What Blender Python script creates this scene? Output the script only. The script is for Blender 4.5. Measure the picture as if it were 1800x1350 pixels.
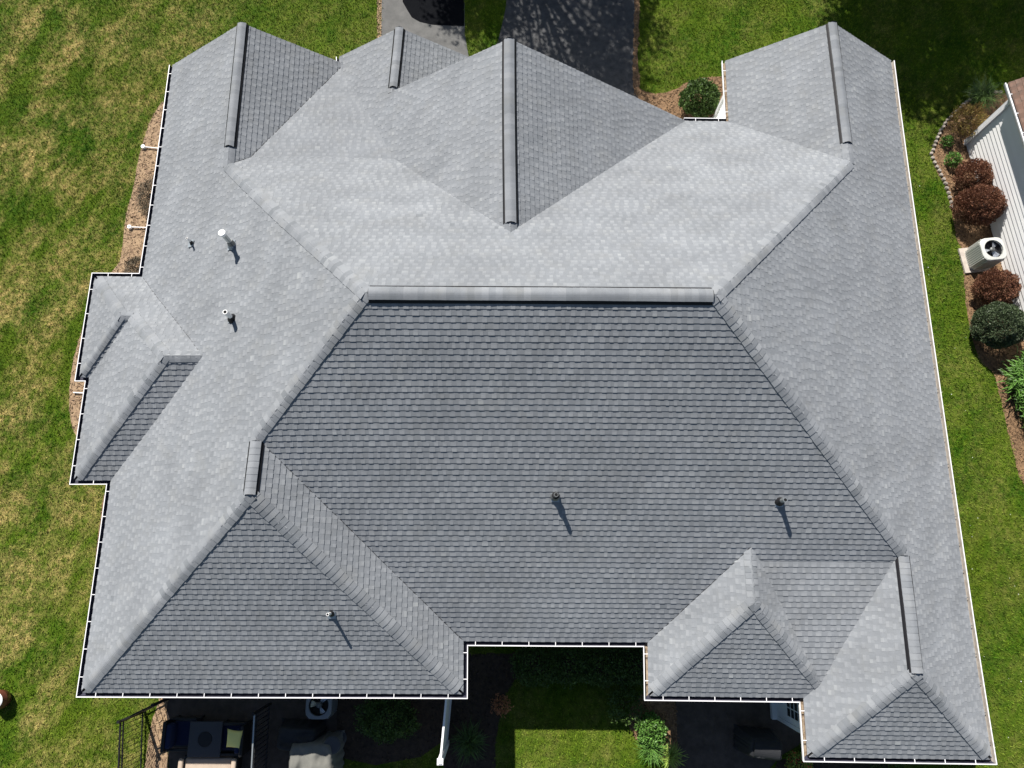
import bpy, math, random, zlib
import numpy as np
from mathutils import Vector, geometry, noise as mnoise
for o in list(bpy.data.objects): bpy.data.objects.remove(o)
SC=bpy.context.scene; COL=SC.collection
# ---------------------------------------------------------------- camera, sky, sun, exposure
CAMF=1237.9; CAMT=0.24613; GZ=-2.75
cam=bpy.data.cameras.new('Camera'); co=bpy.data.objects.new('Camera',cam); COL.objects.link(co)
co.location=(0,0,18); co.rotation_euler=(CAMT,0,0)
cam.sensor_width=36; cam.lens=CAMF/1800*36; cam.clip_end=500; SC.camera=co
SUNV=Vector((-1.15,2.45,2.75)).normalized()
w=bpy.data.worlds.new("World"); SC.world=w; w.use_nodes=True
nt=w.node_tree; nt.nodes.clear()
sky=nt.nodes.new('ShaderNodeTexSky'); sky.sky_type='NISHITA'; sky.sun_disc=False
sky.sun_elevation=math.asin(SUNV.z); sky.sun_rotation=math.atan2(SUNV.x,SUNV.y)
sky.dust_density=0.4
bg=nt.nodes.new('ShaderNodeBackground'); bg.inputs[1].default_value=0.043
ow=nt.nodes.new('ShaderNodeOutputWorld'); nt.links.new(sky.outputs[0],bg.inputs[0]); nt.links.new(bg.outputs[0],ow.inputs[0])
sl=bpy.data.lights.new('sun','SUN'); sl.energy=4.2; sl.angle=math.radians(0.53); sl.color=(1,0.95,0.88)
so=bpy.data.objects.new('sun',sl); COL.objects.link(so); so.rotation_euler=SUNV.to_track_quat('Z','Y').to_euler(); so.location=(-10,25,30)
SC.view_settings.view_transform='Standard'; SC.view_settings.look='None'; SC.view_settings.gamma=1; SC.view_settings.exposure=1.0
SC.render.resolution_x=1024; SC.render.resolution_y=768
# roof vertices (metres; z=0 at the eaves) and a small survey correction of the plan
V={"R1":[-2.955,5.299,4.519],"R2":[4.123,5.263,4.516],"H1":[-7.451,9.862,1.666],"G1":[-7.451,14.35,1.643],"wn":[-10.061,14.35,0.0],"e1r":[-5.145,14.35,0.0],"k1":[-6.985,10.391,1.331],"k2":[-3.103,10.39,1.319],"k3":[-5.139,14.196,-0.004],"v3":[-0.058,7.249,3.282],"C":[-0.071,12.489,3.246],"c1":[4.993,12.441,0.0],"P2":[-3.241,14.565,1.208],"r2":[-3.259,12.489,1.208],"w2":[-5.13,14.565,0.0],"D":[8.899,14.496,1.473],"d1":[6.347,14.496,0.0],"d2":[11.188,14.496,0.0],"H4":[8.892,10.092,1.463],"d3":[6.351,12.434,0.0],"H5":[-5.632,2.659,2.846],"q5":[-5.634,1.382,2.851],"sw":[-10.195,-3.02,0.0],"se5":[-1.193,-3.04,0.0],"v5":[-1.198,-1.871,0.0],"H6":[9.027,0.212,1.343],"q6":[9.001,-2.381,1.351],"se":[11.089,-4.43,0.0],"s6":[6.939,-4.388,0.0],"k8":[8.817,-0.005,1.206],"k7":[5.746,0.016,1.21],"k9":[7.253,-2.808,0.194],"m7":[5.473,0.309,1.394],"q7":[5.471,-0.91,1.397],"s7":[3.294,-3.08,0.0],"v7":[3.299,-1.891,0.0],"p9":[7.254,-2.807,0.194],"x7":[6.958,-3.108,0.0],"nb":[-10.114,7.504,0.0],"nbw":[-11.429,7.5,0.0],"pb":[-10.041,6.116,0.853],"pb2":[-9.771,6.116,0.854],"wbs":[-11.43,4.726,0.0],"wcs":[-11.15,4.726,0.0],"qb":[-8.411,4.77,1.684],"rb":[-7.464,4.775,1.682],"wcs2":[-11.13,2.008,0.0],"scw":[-10.156,2.016,0.0]}
WP=[[-2.955,5.299],[4.123,5.263],[-7.451,9.862],[-7.451,14.35],[-10.061,14.35],[-5.145,14.35],[-6.985,10.391],[-3.103,10.39],[-5.139,14.196],[-0.058,7.249],[-0.071,12.489],[4.993,12.441],[-3.241,14.565],[-3.259,12.489],[-5.13,14.565],[8.899,14.496],[6.347,14.496],[11.188,14.496],[8.892,10.092],[6.351,12.434],[-5.632,2.659],[-5.634,1.382],[-10.195,-3.02],[-1.193,-3.04],[-1.198,-1.871],[9.027,0.212],[9.001,-2.381],[11.089,-4.43],[6.939,-4.388],[8.817,-0.005],[5.746,0.016],[7.253,-2.808],[5.473,0.309],[5.471,-0.91],[3.294,-3.08],[3.299,-1.891],[-10.114,7.504],[-11.429,7.5],[-10.041,6.116],[-9.771,6.116],[-11.43,4.726],[-11.15,4.726],[-8.411,4.77],[-7.464,4.775],[-11.13,2.008],[-10.156,2.016]]
WC=[[-0.02591,0.00529],[0.00652,-0.00182],[0.03297,0.08462],[0.0006,-0.00825],[-0.00849,-0.00962],[-0.10789,0.10565],[-0.01241,-0.06611],[-0.00646,-0.02497],[0.14692,-0.0569],[0.01536,0.00663],[-0.00422,0.00302],[0.00447,-0.00225],[0.02761,-0.00933],[-0.0273,0.01557],[-0.03876,-0.0268],[-0.01849,0.01531],[0.01665,0.00313],[0.01483,-0.01224],[-0.00413,0.02773],[-0.0164,-0.02956],[0.03274,-0.03189],[-0.00674,0.01396],[0.00105,0.00054],[0.00548,-0.00893],[-0.00704,0.01039],[-0.01603,-0.03959],[-0.02117,0.00039],[0.0145,-0.00047],[-0.00886,0.00175],[0.01515,0.03258],[-0.02427,-0.01908],[0.01464,0.00037],[0.01715,0.01666],[0.00538,-0.00173],[-0.01395,-0.0047],[0.01495,0.00921],[-0.00788,-0.01347],[0.01073,0.01143],[-0.02842,0.03108],[0.00899,-0.04338],[0.01792,-0.00182],[-0.00719,-0.00149],[0.01375,0.01086],[-0.01294,0.00832],[0.01471,0.00218],[-0.02812,-0.00229],[0.03149,-0.00927],[0.00223,-0.00081],[0.00192,-0.00128]]
# ---------------------------------------------------------------- helpers
def at(px,py,z=GZ):
    u=(px-900)/CAMF; v=-(py-675)/CAMF
    dx=u; dy=math.sin(CAMT)+v*math.cos(CAMT); dz=-math.cos(CAMT)+v*math.sin(CAMT)
    k=(z-18)/dz
    return Vector((dx*k,dy*k,z))
_P=np.array(WP); _C=np.array(WC)
def warp(vs):
    a=np.array(vs,float); 
    out=a.copy()
    for i in range(0,len(a),20000):
        b=a[i:i+20000,:2]
        R=np.sqrt(((b[:,None]-_P[None])**2).sum(2))
        out[i:i+20000,:2]+=(-R)@_C[:len(_P)]+np.c_[np.ones(len(b)),b]@_C[len(_P):]
    return out
def tag(o,label=None,cat=None,group=None,kind=None):
    if label: o['label']=label
    if cat: o['category']=cat
    if group: o['group']=group
    if kind: o['kind']=kind
    return o
def empty(name,loc,label,cat,group=None,rz=0):
    o=bpy.data.objects.new(name,None); COL.objects.link(o); o.location=loc; o.rotation_euler=(0,0,rz); o.empty_display_size=.3
    return tag(o,label,cat,group)
class MB:
    def __init__(s): s.v=[]; s.f=[]; s.m=[]; s.t=[]
    def face(s,pts,m=0,t=.5):
        n=len(s.v); s.v+= [tuple(p) for p in pts]; s.f.append(tuple(range(n,n+len(pts)))); s.m.append(m); s.t.append(t)
    def box(s,c,d,rz=0,m=0,t=.5,axes=None):
        c=Vector(c); 
        if axes is None:
            ca,sa=math.cos(rz),math.sin(rz); axes=(Vector((ca,sa,0)),Vector((-sa,ca,0)),Vector((0,0,1)))
        X,Y,Z=axes[0]*d[0]/2,axes[1]*d[1]/2,axes[2]*d[2]/2
        p=[c+X*a+Y*b+Z*e for a in(-1,1) for b in(-1,1) for e in(-1,1)]
        for q in((0,1,3,2),(4,6,7,5),(0,4,5,1),(2,3,7,6),(0,2,6,4),(1,5,7,3)): s.face([p[i] for i in q],m,t)
    def bar(s,a,b,w,h,m=0,t=.5):
        a=Vector(a);b=Vector(b);d=(b-a);L=d.length;X=d/L
        Z=Vector((0,0,1)); 
        if abs(X.z)>.95: Z=Vector((0,1,0))
        Y=Z.cross(X).normalized();Z=X.cross(Y)
        s.box((a+b)/2,(L,w,h),m=m,t=t,axes=(X,Y,Z))
    def tube(s,path,rad,n=10,m=0,t=.5,cap=True):
        path=[Vector(p) for p in path]
        if not hasattr(rad,'__len__'): rad=[rad]*len(path)
        rings=[]
        ref=Vector((0,0,1)) if abs((path[-1]-path[0]).normalized().z)<.9 else Vector((1,0,0))
        for i,p in enumerate(path):
            d=(path[min(i+1,len(path)-1)]-path[max(i-1,0)]).normalized()
            X=d.cross(ref).normalized();Y=d.cross(X)
            b=len(s.v)
            for k in range(n):
                a=2*math.pi*k/n; s.v.append(tuple(p+(X*math.cos(a)+Y*math.sin(a))*rad[i]))
            rings.append(b)
        for i in range(len(path)-1):
            for k in range(n):
                a,b=rings[i],rings[i+1]
                s.f.append((a+k,a+(k+1)%n,b+(k+1)%n,b+k)); s.m.append(m); s.t.append(t)
        if cap:
            for b,r in((rings[0],1),(rings[-1],-1)):
                s.f.append(tuple(range(b,b+n))[::r]); s.m.append(m); s.t.append(t)
    def build(s,name,mats,parent=None,wp=False,smooth=False,base=None):
        me=bpy.data.meshes.new(name)
        v=np.array(s.v,float).reshape(-1,3)
        if wp: v=warp(v)
        if base is not None: v=v-np.array(base)
        me.from_pydata(v.tolist(),[],s.f)
        for mm in (mats if isinstance(mats,(list,tuple)) else [mats]): me.materials.append(mm)
        me.polygons.foreach_set('material_index',s.m)
        at_=me.attributes.new('tone','FLOAT','FACE'); at_.data.foreach_set('value',s.t)
        if smooth: me.polygons.foreach_set('use_smooth',[True]*len(s.f))
        me.update()
        o=bpy.data.objects.new(name,me); COL.objects.link(o)
        if parent: o.parent=parent
        return o
# ---------------------------------------------------------------- materials
def mat(name,col,rough=.8,metal=0,spec=.3,noise=None,nscale=8,tone=0,bump=0,bscale=60,col2=None,trans=0,alpha=None):
    """base colour, mixed with col2 by a world-space noise, then multiplied by (1+tone*(tone attribute-0.5)*2)"""
    m=bpy.data.materials.new(name); m.use_nodes=True; n=m.node_tree; L=n.links; N=n.nodes
    b=N['Principled BSDF']; b.inputs['Roughness'].default_value=rough; b.inputs['Metallic'].default_value=metal
    b.inputs['Specular IOR Level'].default_value=spec
    geo=N.new('ShaderNodeNewGeometry')
    cur=None
    rgb=N.new('ShaderNodeRGB'); rgb.outputs[0].default_value=(*col,1); cur=rgb.outputs[0]
    if col2 is not None:
        nz=N.new('ShaderNodeTexNoise'); nz.inputs['Scale'].default_value=nscale; nz.inputs['Detail'].default_value=6; nz.inputs['Roughness'].default_value=.65
        L.new(geo.outputs['Position'],nz.inputs['Vector'])
        r=N.new('ShaderNodeMapRange'); r.inputs[1].default_value=.35; r.inputs[2].default_value=.65; L.new(nz.outputs[0],r.inputs[0])
        mx=N.new('ShaderNodeMix'); mx.data_type='RGBA'; L.new(r.outputs[0],mx.inputs[0]); L.new(cur,mx.inputs[6]); mx.inputs[7].default_value=(*col2,1); cur=mx.outputs[2]
    if tone:
        a=N.new('ShaderNodeAttribute'); a.attribute_name='tone'
        ma=N.new('ShaderNodeMapRange'); ma.inputs[3].default_value=1-tone; ma.inputs[4].default_value=1+tone; L.new(a.outputs['Fac'],ma.inputs[0])
        sc=N.new('ShaderNodeVectorMath'); sc.operation='SCALE'; L.new(cur,sc.inputs[0]); L.new(ma.outputs[0],sc.inputs['Scale']); cur=sc.outputs[0]
    L.new(cur,b.inputs['Base Color'])
    if bump:
        nb=N.new('ShaderNodeTexNoise'); nb.inputs['Scale'].default_value=bscale; nb.inputs['Detail'].default_value=4; L.new(geo.outputs['Position'],nb.inputs['Vector'])
        bp=N.new('ShaderNodeBump'); bp.inputs['Strength'].default_value=bump; bp.inputs['Distance'].default_value=.02; L.new(nb.outputs[0],bp.inputs['Height']); L.new(bp.outputs[0],b.inputs['Normal'])
    if trans:
        t=N.new('ShaderNodeBsdfTranslucent'); L.new(cur,t.inputs[0]); ms=N.new('ShaderNodeMixShader'); ms.inputs[0].default_value=trans
        L.new(b.outputs[0],ms.inputs[1]); L.new(t.outputs[0],ms.inputs[2]); L.new(ms.outputs[0],N['Material Output'].inputs[0])
    return m
def shingle_mat(name,base,browns=.12):
    m=bpy.data.materials.new(name); m.use_nodes=True; n=m.node_tree; L=n.links; N=n.nodes
    b=N['Principled BSDF']; b.inputs['Roughness'].default_value=.85; b.inputs['Specular IOR Level'].default_value=.35; b.inputs['Diffuse Roughness'].default_value=.3
    geo=N.new('ShaderNodeNewGeometry')
    a=N.new('ShaderNodeAttribute'); a.attribute_name='tone'
    cr=N.new('ShaderNodeValToRGB'); e=cr.color_ramp
    B=base
    e.elements[0].color=(B*.66,B*.72,B*.78,1); e.elements[1].color=(B*1.36,B*1.43,B*1.46,1)
    x=e.elements.new(.5); x.color=(B*.92,B*.98,B*1.055,1)
    x=e.elements.new(.8); x.color=(B*1.12,B*1.18,B*1.25,1)
    L.new(a.outputs['Fac'],cr.inputs[0])
    # granules and weather mottling
    def nz(scale,det,lo,hi,a0,a1):
        k=N.new('ShaderNodeTexNoise'); k.inputs['Scale'].default_value=scale; k.inputs['Detail'].default_value=det; L.new(geo.outputs['Position'],k.inputs['Vector'])
        r=N.new('ShaderNodeMapRange'); r.inputs[1].default_value=lo; r.inputs[2].default_value=hi; r.inputs[3].default_value=a0; r.inputs[4].default_value=a1; L.new(k.outputs[0],r.inputs[0]); return r.outputs[0]
    g=nz(160,3,.3,.7,.86,1.14); w_=nz(.9,5,.3,.7,.94,1.06); w2=nz(9,4,.3,.7,.95,1.05)
    mp=N.new('ShaderNodeMapping'); mp.vector_type='TEXTURE'; mp.inputs['Rotation'].default_value=(0,0,.6); mp.inputs['Scale'].default_value=(2.4,.6,2); L.new(geo.outputs['Position'],mp.inputs[0])
    ks=N.new('ShaderNodeTexNoise'); ks.inputs['Scale'].default_value=1.1; ks.inputs['Detail'].default_value=4; L.new(mp.outputs[0],ks.inputs['Vector'])
    kr=N.new('ShaderNodeMapRange'); kr.inputs[1].default_value=.35; kr.inputs[2].default_value=.65; kr.inputs[3].default_value=.93; kr.inputs[4].default_value=1.06; L.new(ks.outputs[0],kr.inputs[0])
    mw=N.new('ShaderNodeMath'); mw.operation='MULTIPLY'; L.new(kr.outputs[0],mw.inputs[0]); L.new(w_,mw.inputs[1]); w_=mw.outputs[0]
    m1=N.new('ShaderNodeMath'); m1.operation='MULTIPLY'; L.new(g,m1.inputs[0]); L.new(w_,m1.inputs[1])
    m2=N.new('ShaderNodeMath'); m2.operation='MULTIPLY'; L.new(m1.outputs[0],m2.inputs[0]); L.new(w2,m2.inputs[1])
    sc=N.new('ShaderNodeVectorMath'); sc.operation='SCALE'; L.new(cr.outputs[0],sc.inputs[0]); L.new(m2.outputs[0],sc.inputs['Scale'])
    # a lichen-warm tint in patches
    k=nz(2.3,3,.52,.75,0,browns)
    mx=N.new('ShaderNodeMix'); mx.data_type='RGBA'; L.new(k,mx.inputs[0]); L.new(sc.outputs[0],mx.inputs[6]); mx.inputs[7].default_value=(B*1.1,B*1.06,B*.9,1)
    L.new(mx.outputs[2],b.inputs['Base Color'])
    bp=N.new('ShaderNodeBump'); bp.inputs['Strength'].default_value=.35; bp.inputs['Distance'].default_value=.004
    nb=N.new('ShaderNodeTexNoise'); nb.inputs['Scale'].default_value=220; L.new(geo.outputs['Position'],nb.inputs['Vector']); L.new(nb.outputs[0],bp.inputs['Height']); L.new(bp.outputs[0],b.inputs['Normal'])
    return m
def grass_mat(name,blade):
    m=bpy.data.materials.new(name); m.use_nodes=True; n=m.node_tree; L=n.links; N=n.nodes
    b=N['Principled BSDF']; b.inputs['Roughness'].default_value=.8; b.inputs['Specular IOR Level'].default_value=.04
    geo=N.new('ShaderNodeNewGeometry')
    def nz(scale,det,lo,hi,a0=0,a1=1,off=0):
        mp=N.new('ShaderNodeMapping'); mp.inputs['Location'].default_value=(off,off,0); L.new(geo.outputs['Position'],mp.inputs[0])
        k=N.new('ShaderNodeTexNoise'); k.inputs['Scale'].default_value=scale; k.inputs['Detail'].default_value=det; k.inputs['Roughness'].default_value=.6; L.new(mp.outputs[0],k.inputs['Vector'])
        r=N.new('ShaderNodeMapRange'); r.inputs[1].default_value=lo; r.inputs[2].default_value=hi; r.inputs[3].default_value=a0; r.inputs[4].default_value=a1; L.new(k.outputs[0],r.inputs[0]); return r.outputs[0]
    def mix(f,c1,c2):
        mx=N.new('ShaderNodeMix'); mx.data_type='RGBA'; L.new(f,mx.inputs[0])
        for i,c in((6,c1),(7,c2)):
            if isinstance(c,tuple): mx.inputs[i].default_value=(*c,1)
            else: L.new(c,mx.inputs[i])
        return mx.outputs[2]
    k=.90 if blade else .62
    c=mix(nz(.9,4,.35,.65),(.036*k,.102*k,.006*k),(.088*k,.158*k,.012*k))
    c=mix(nz(7,3,.4,.7,0,.7,4),c,(.14*k,.205*k,.018*k))
    c=mix(nz(2.6,3,.5,.75,0,.5,14),c,(.020*k,.062*k,.004*k))
    c=mix(nz(.33,3,.45,.65,0,.28,31),c,(.14*k,.17*k,.015*k))
    # dry patches: strongest on the west side of the lot
    sx=N.new('ShaderNodeSeparateXYZ'); L.new(geo.outputs['Position'],sx.inputs[0])
    dr=N.new('ShaderNodeMapRange'); dr.inputs[1].default_value=-8; dr.inputs[2].default_value=-15; dr.inputs[3].default_value=.22; dr.inputs[4].default_value=1.0; L.new(sx.outputs[0],dr.inputs[0])
    mp=N.new('ShaderNodeMapping'); mp.vector_type='TEXTURE'; mp.inputs['Rotation'].default_value=(0,0,math.radians(62)); mp.inputs['Scale'].default_value=(1.5,.9,1); L.new(geo.outputs['Position'],mp.inputs[0])
    dk=N.new('ShaderNodeTexNoise'); dk.inputs['Scale'].default_value=.95; dk.inputs['Detail'].default_value=7; dk.inputs['Roughness'].default_value=.68; L.new(mp.outputs[0],dk.inputs['Vector'])
    rr=N.new('ShaderNodeMapRange'); rr.inputs[1].default_value=.42; rr.inputs[2].default_value=.62; L.new(dk.outputs[0],rr.inputs[0]); d=rr.outputs[0]
    d2=nz(6,5,.38,.62,.15,1,2)
    mm=N.new('ShaderNodeMath'); mm.operation='MULTIPLY'; L.new(d,mm.inputs[0]); L.new(dr.outputs[0],mm.inputs[1])
    m3=N.new('ShaderNodeMath'); m3.operation='MULTIPLY'; L.new(mm.outputs[0],m3.inputs[0]); L.new(d2,m3.inputs[1])
    c=mix(m3.outputs[0],c,(.52*k,.40*k,.15*k))
    if blade:
        a=N.new('ShaderNodeAttribute'); a.attribute_name='tone'
        r=N.new('ShaderNodeMapRange'); r.inputs[3].default_value=.45; r.inputs[4].default_value=1.6; L.new(a.outputs['Fac'],r.inputs[0])
        sc=N.new('ShaderNodeVectorMath'); sc.operation='SCALE'; L.new(c,sc.inputs[0]); L.new(r.outputs[0],sc.inputs['Scale']); c=sc.outputs[0]
    L.new(c,b.inputs['Base Color'])
    return m
M=dict(
 shingle=shingle_mat('grey_shingle',.228), cap=shingle_mat('grey_cap_shingle',.23,.22),
 deck=mat('roof_deck',(.03,.03,.033)),
 vent_black=mat('black_vent',(.006,.006,.008),rough=.6),
 white=mat('white_paint',(.78,.78,.79),rough=.4,tone=.04), whitetrim=mat('white_trim',(.74,.75,.77),rough=.5,col2=(.68,.69,.72),nscale=3),
 siding=mat('white_vinyl_siding',(.90,.90,.89),rough=.45,tone=.03,col2=(.86,.86,.86),nscale=1.2),
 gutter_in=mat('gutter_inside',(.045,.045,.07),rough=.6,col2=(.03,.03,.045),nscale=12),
 gutter_pale=mat('gutter_pale_dust',(.40,.37,.33),rough=.9,col2=(.30,.26,.22),nscale=9),
 gutter_debris=mat('gutter_debris',(.36,.29,.21),rough=.9,col2=(.14,.10,.07),nscale=14),
 pvc=mat('white_pvc',(.82,.82,.80),rough=.35), galv=mat('galvanised_metal',(.42,.45,.45),rough=.35,metal=.7),
 greymetal=mat('grey_metal',(.16,.17,.17),rough=.45,metal=.5), hole=mat('dark_opening',(.004,.004,.005)), rubber=mat('black_rubber',(.012,.012,.014),rough=.6),
 flash=mat('flashing_metal',(.30,.34,.38),rough=.45,metal=.3),
 grass=grass_mat('lawn_soil',False), blades=grass_mat('grass_blade',True),
 mulch=mat('brown_mulch',(.25,.155,.085),rough=.95,col2=(.13,.08,.045),nscale=14,tone=.55,bump=.6,bscale=50),
 mulch_light=mat('pale_pine_straw',(.36,.255,.155),rough=.95,col2=(.21,.14,.09),nscale=9,tone=.5,bump=.6,bscale=50),
 dirt=mat('dark_soil',(.06,.042,.03),rough=.95,col2=(.03,.022,.017),nscale=10,tone=.5,bump=.5),
 asphalt=mat('old_asphalt',(.085,.086,.088),rough=.95,spec=.1,col2=(.055,.056,.058),nscale=5,bump=.4,bscale=90),
 shadow_paint=mat('painted_shadow_black',(.004,.0045,.006),rough=.95,spec=.05,col2=(.006,.0065,.008),nscale=3,bump=.2,bscale=90),  # near-black colour of the cast shadow painted on the small driveway
 concrete=mat('grey_concrete',(.125,.124,.12),rough=.85,col2=(.085,.085,.083),nscale=2.2,bump=.2,bscale=50),
 concrete_pale=mat('pale_concrete',(.48,.43,.38),rough=.9,col2=(.38,.33,.29),nscale=6),
 paver=mat('dark_pavers',(.085,.068,.058),rough=.9,col2=(.05,.04,.034),nscale=4,bump=.3),
 stone=mat('pale_edging_stone',(.34,.30,.26),rough=.9,col2=(.22,.19,.165),nscale=14,tone=.25),
 brown_shingle=mat('brown_shingle',(.16,.095,.07),rough=.9,col2=(.125,.088,.07),nscale=7,tone=.5,bump=.3,bscale=150),
 bark=mat('bark',(.10,.075,.055),rough=.95,col2=(.06,.045,.033),nscale=8,bump=.6,bscale=20),
 leaf_green=mat('green_leaf',(.055,.10,.027),rough=.5,tone=.6,col2=(.08,.135,.03),nscale=9,trans=.15),
 leaf_dark=mat('dark_green_leaf',(.05,.08,.035),rough=.5,tone=.6,col2=(.085,.11,.06),nscale=14,trans=.1),
 leaf_red=mat('maroon_leaf',(.165,.070,.046),rough=.6,tone=.6,col2=(.23,.115,.065),nscale=7,trans=.12),
 leaf_gold=mat('olive_gold_leaf',(.20,.17,.04),rough=.6,tone=.6,col2=(.17,.085,.03),nscale=6,trans=.12),
 leaf_bright=mat('bright_green_leaf',(.12,.25,.05),rough=.45,tone=.6,col2=(.08,.17,.03),nscale=7,trans=.15),
 leaf_coral=mat('coral_leaf',(.42,.17,.10),rough=.6,tone=.5,col2=(.30,.15,.06),nscale=14,trans=.1),
 leaf_lime=mat('lime_leaf',(.26,.36,.07),rough=.5,tone=.5,trans=.15),
 leaf_dry=mat('dry_grey_leaf',(.15,.12,.085),rough=.9,tone=.6,col2=(.09,.08,.055),nscale=9),
 tree_leaf=mat('tree_leaf',(.05,.10,.025),rough=.5,tone=.4,trans=.05),
 petal=mat('red_flower',(.55,.06,.05),rough=.6,tone=.3),
 ac=mat('pale_grey_enamel',(.52,.53,.50),rough=.4,tone=.05), ac2=mat('grey_enamel',(.16,.175,.2),rough=.4), ac_dark=mat('fan_cavity',(.02,.022,.025)),
 blade=mat('aluminium_blade',(.62,.66,.72),rough=.25,metal=.6),
 black=mat('black_metal',(.012,.012,.013),rough=.35), blackfab=mat('black_cover_fabric',(.022,.023,.026),rough=.7,bump=.3,bscale=9),
 greyfab=mat('grey_cover_fabric',(.15,.15,.135),rough=.85,bump=.5,bscale=7,col2=(.12,.12,.11),nscale=2), navy=mat('navy_cushion',(.007,.014,.05),rough=.9),
 slate=mat('slate_table',(.045,.048,.056),rough=.5), yellow=mat('yellow_fabric',(.75,.70,.25),rough=.9), beige=mat('beige_fabric',(.42,.34,.27),rough=.9,col2=(.36,.29,.23),nscale=5),
 terracotta=mat('brown_glazed_pot',(.10,.035,.022),rough=.25), glass=mat('window_glass',(.02,.025,.03),rough=.08,spec=.8), paleblue=mat('white_door_paint',(.62,.66,.70),rough=.4),
 litter=mat('white_clover',(.8,.8,.76)),
)
def rnd(*k): return random.Random(zlib.crc32(repr(k).encode()))
# ---------------------------------------------------------------- ground
# outline of the roof eaves in order (counter-clockwise walk starting north-west)
v=lambda n: Vector(V[n])
e2x=V['P2'][0]+V['P2'][2]/.62
V['e2n']=[e2x,V['P2'][1],0]; V['e2s']=[e2x,V['r2'][1],0]; V['c0']=[V['c1'][0]+.03,V['C'][1],0]
OUT=['wn','nb','nbw','wbs','wcs','wcs2','scw','sw','se5','v5','v7','s7','x7','s6','se','d2','d1','d3','c1','e2s','e2n','w2']
house_poly=[(p[0],p[1]) for p in warp([V[k] for k in OUT])]
def offset_poly(P,d):
    """offset to the left of travel by d (P as closed loop)"""
    R=[]; n=len(P)
    for i in range(n):
        a,b,c=Vector(P[i-1][:2]),Vector(P[i][:2]),Vector(P[(i+1)%n][:2])
        u=(b-a).normalized(); w_=(c-b).normalized(); nu=Vector((-u.y,u.x)); nw=Vector((-w_.y,w_.x))
        k=nu+nw; dd=k.dot(nu)
        R.append(b+k*(d/max(dd,.2)))
    return R
def inside(pts,poly):
    x,y=pts[:,0],pts[:,1]; r=np.zeros(len(pts),bool); n=len(poly)
    for i in range(n):
        x1,y1=poly[i][0],poly[i][1]; x2,y2=poly[(i+1)%n][0],poly[(i+1)%n][1]
        if y1==y2: continue
        c=((y1>y)!=(y2>y))&(x<(x2-x1)*(y-y1)/(y2-y1)+x1); r^=c
    return r
def px_poly(L): return [tuple(at(a,b)[:2]) for a,b in L]
def smooth_poly(P,n=3):
    P=[Vector(p) for p in P]
    for _ in range(n):
        Q=[]
        for i in range(len(P)):
            a,b=P[i],P[(i+1)%len(P)]; Q+= [a*.75+b*.25,a*.25+b*.75]
        P=Q
    return [(p.x,p.y) for p in P]
def ragged(P,amp,seed):
    Q=[]; r=rnd(seed)
    for i in range(len(P)):
        a=Vector(P[i]);b=Vector(P[(i+1)%len(P)]);n=max(1,int((b-a).length/.12))
        for k in range(n):
            p=a.lerp(b,k/n); Q.append((p.x+r.uniform(-amp,amp),p.y+r.uniform(-amp,amp)))
    return Q
def sheet(name,P,z,m,kind='structure',mats=None,chips=0,chip=(.03,.012),lab=None,cat=None):
    b=MB(); tri=geometry.tessellate_polygon([[Vector((p[0],p[1],0)) for p in P]])
    base=len(b.v); b.v+=[(p[0],p[1],z) for p in P]
    for t in tri:
        a,c,d=[Vector(b.v[base+i]) for i in t]
        f=tuple(base+i for i in t)
        if (c-a).cross(d-a).z<0: f=f[::-1]
        b.f.append(f); b.m.append(0); b.t.append(.5)
    if chips:
        r=np.random.RandomState(zlib.crc32(name.encode())%9999+len(P)); A=np.array(P); lo,hi=A.min(0),A.max(0)
        n=int((hi-lo).prod()*chips); q=lo+r.rand(n,2)*(hi-lo); q=q[inside(q,P)]
        for x,y in q:
            a=r.rand()*6.283; L_=chip[0]*(.5+r.rand()); W=chip[1]*(.5+r.rand()); zz=z+.004+r.rand()*.02
            ux,uy=math.cos(a)*L_,math.sin(a)*L_; wx,wy=-math.sin(a)*W,math.cos(a)*W; t1=(r.rand()-.5)*.03; t2=(r.rand()-.5)*.02
            b.face([(x-ux-wx,y-uy-wy,zz-t1-t2),(x+ux-wx,y+uy-wy,zz+t1-t2),(x+ux+wx,y+uy+wy,zz+t1+t2),(x-ux+wx,y-uy+wy,zz-t1+t2)],0,r.rand())
    o=b.build(name,m); tag(o,lab,cat,kind=kind); return o
g=MB(); S=90
g.face([(-S,-S,GZ),(S,-S,GZ),(S,S,GZ),(-S,S,GZ)]); tag(g.build('ground',M['grass']),kind='structure')
# beds
bed_w=smooth_poly(px_poly([(292,172),(276,190),(262,216),(251,250),(241,290),(235,330),(224,365),(219,400),(214,450),(204,472),(170,500),(150,560),(132,620),(124,660),(121,700),(124,740),(134,772),(160,800),(230,790),(300,700),(330,450),(340,300)]),2)
bed_sw=smooth_poly(px_poly([(186,850),(176,910),(168,980),(170,1000),(182,990),(215,870)]),2)
bed_n=smooth_poly(px_poly([(1110,150),(1150,168),(1180,160),(1215,140),(1262,132),(1290,140),(1320,230),(1200,260),(1120,200)]),2)
bed_r=smooth_poly(px_poly([(1760,163),(1720,168),(1690,188),(1665,208),(1650,240),(1636,272),(1646,300),(1662,330),(1674,375),(1680,420),(1692,440),(1694,490),(1698,540),(1706,590),(1722,638),(1748,655),(1758,700),(1768,745),(1782,800),(1795,850),(1840,900),(1900,900),(1900,163)]),1)
bed_c1=px_poly([(700,1170),(820,1150),(1140,1140),(1145,1180),(1120,1198),(1060,1196),(1000,1190),(940,1188),(905,1195),(885,1230),(872,1300),(868,1400),(780,1400),(782,1225)])
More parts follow.
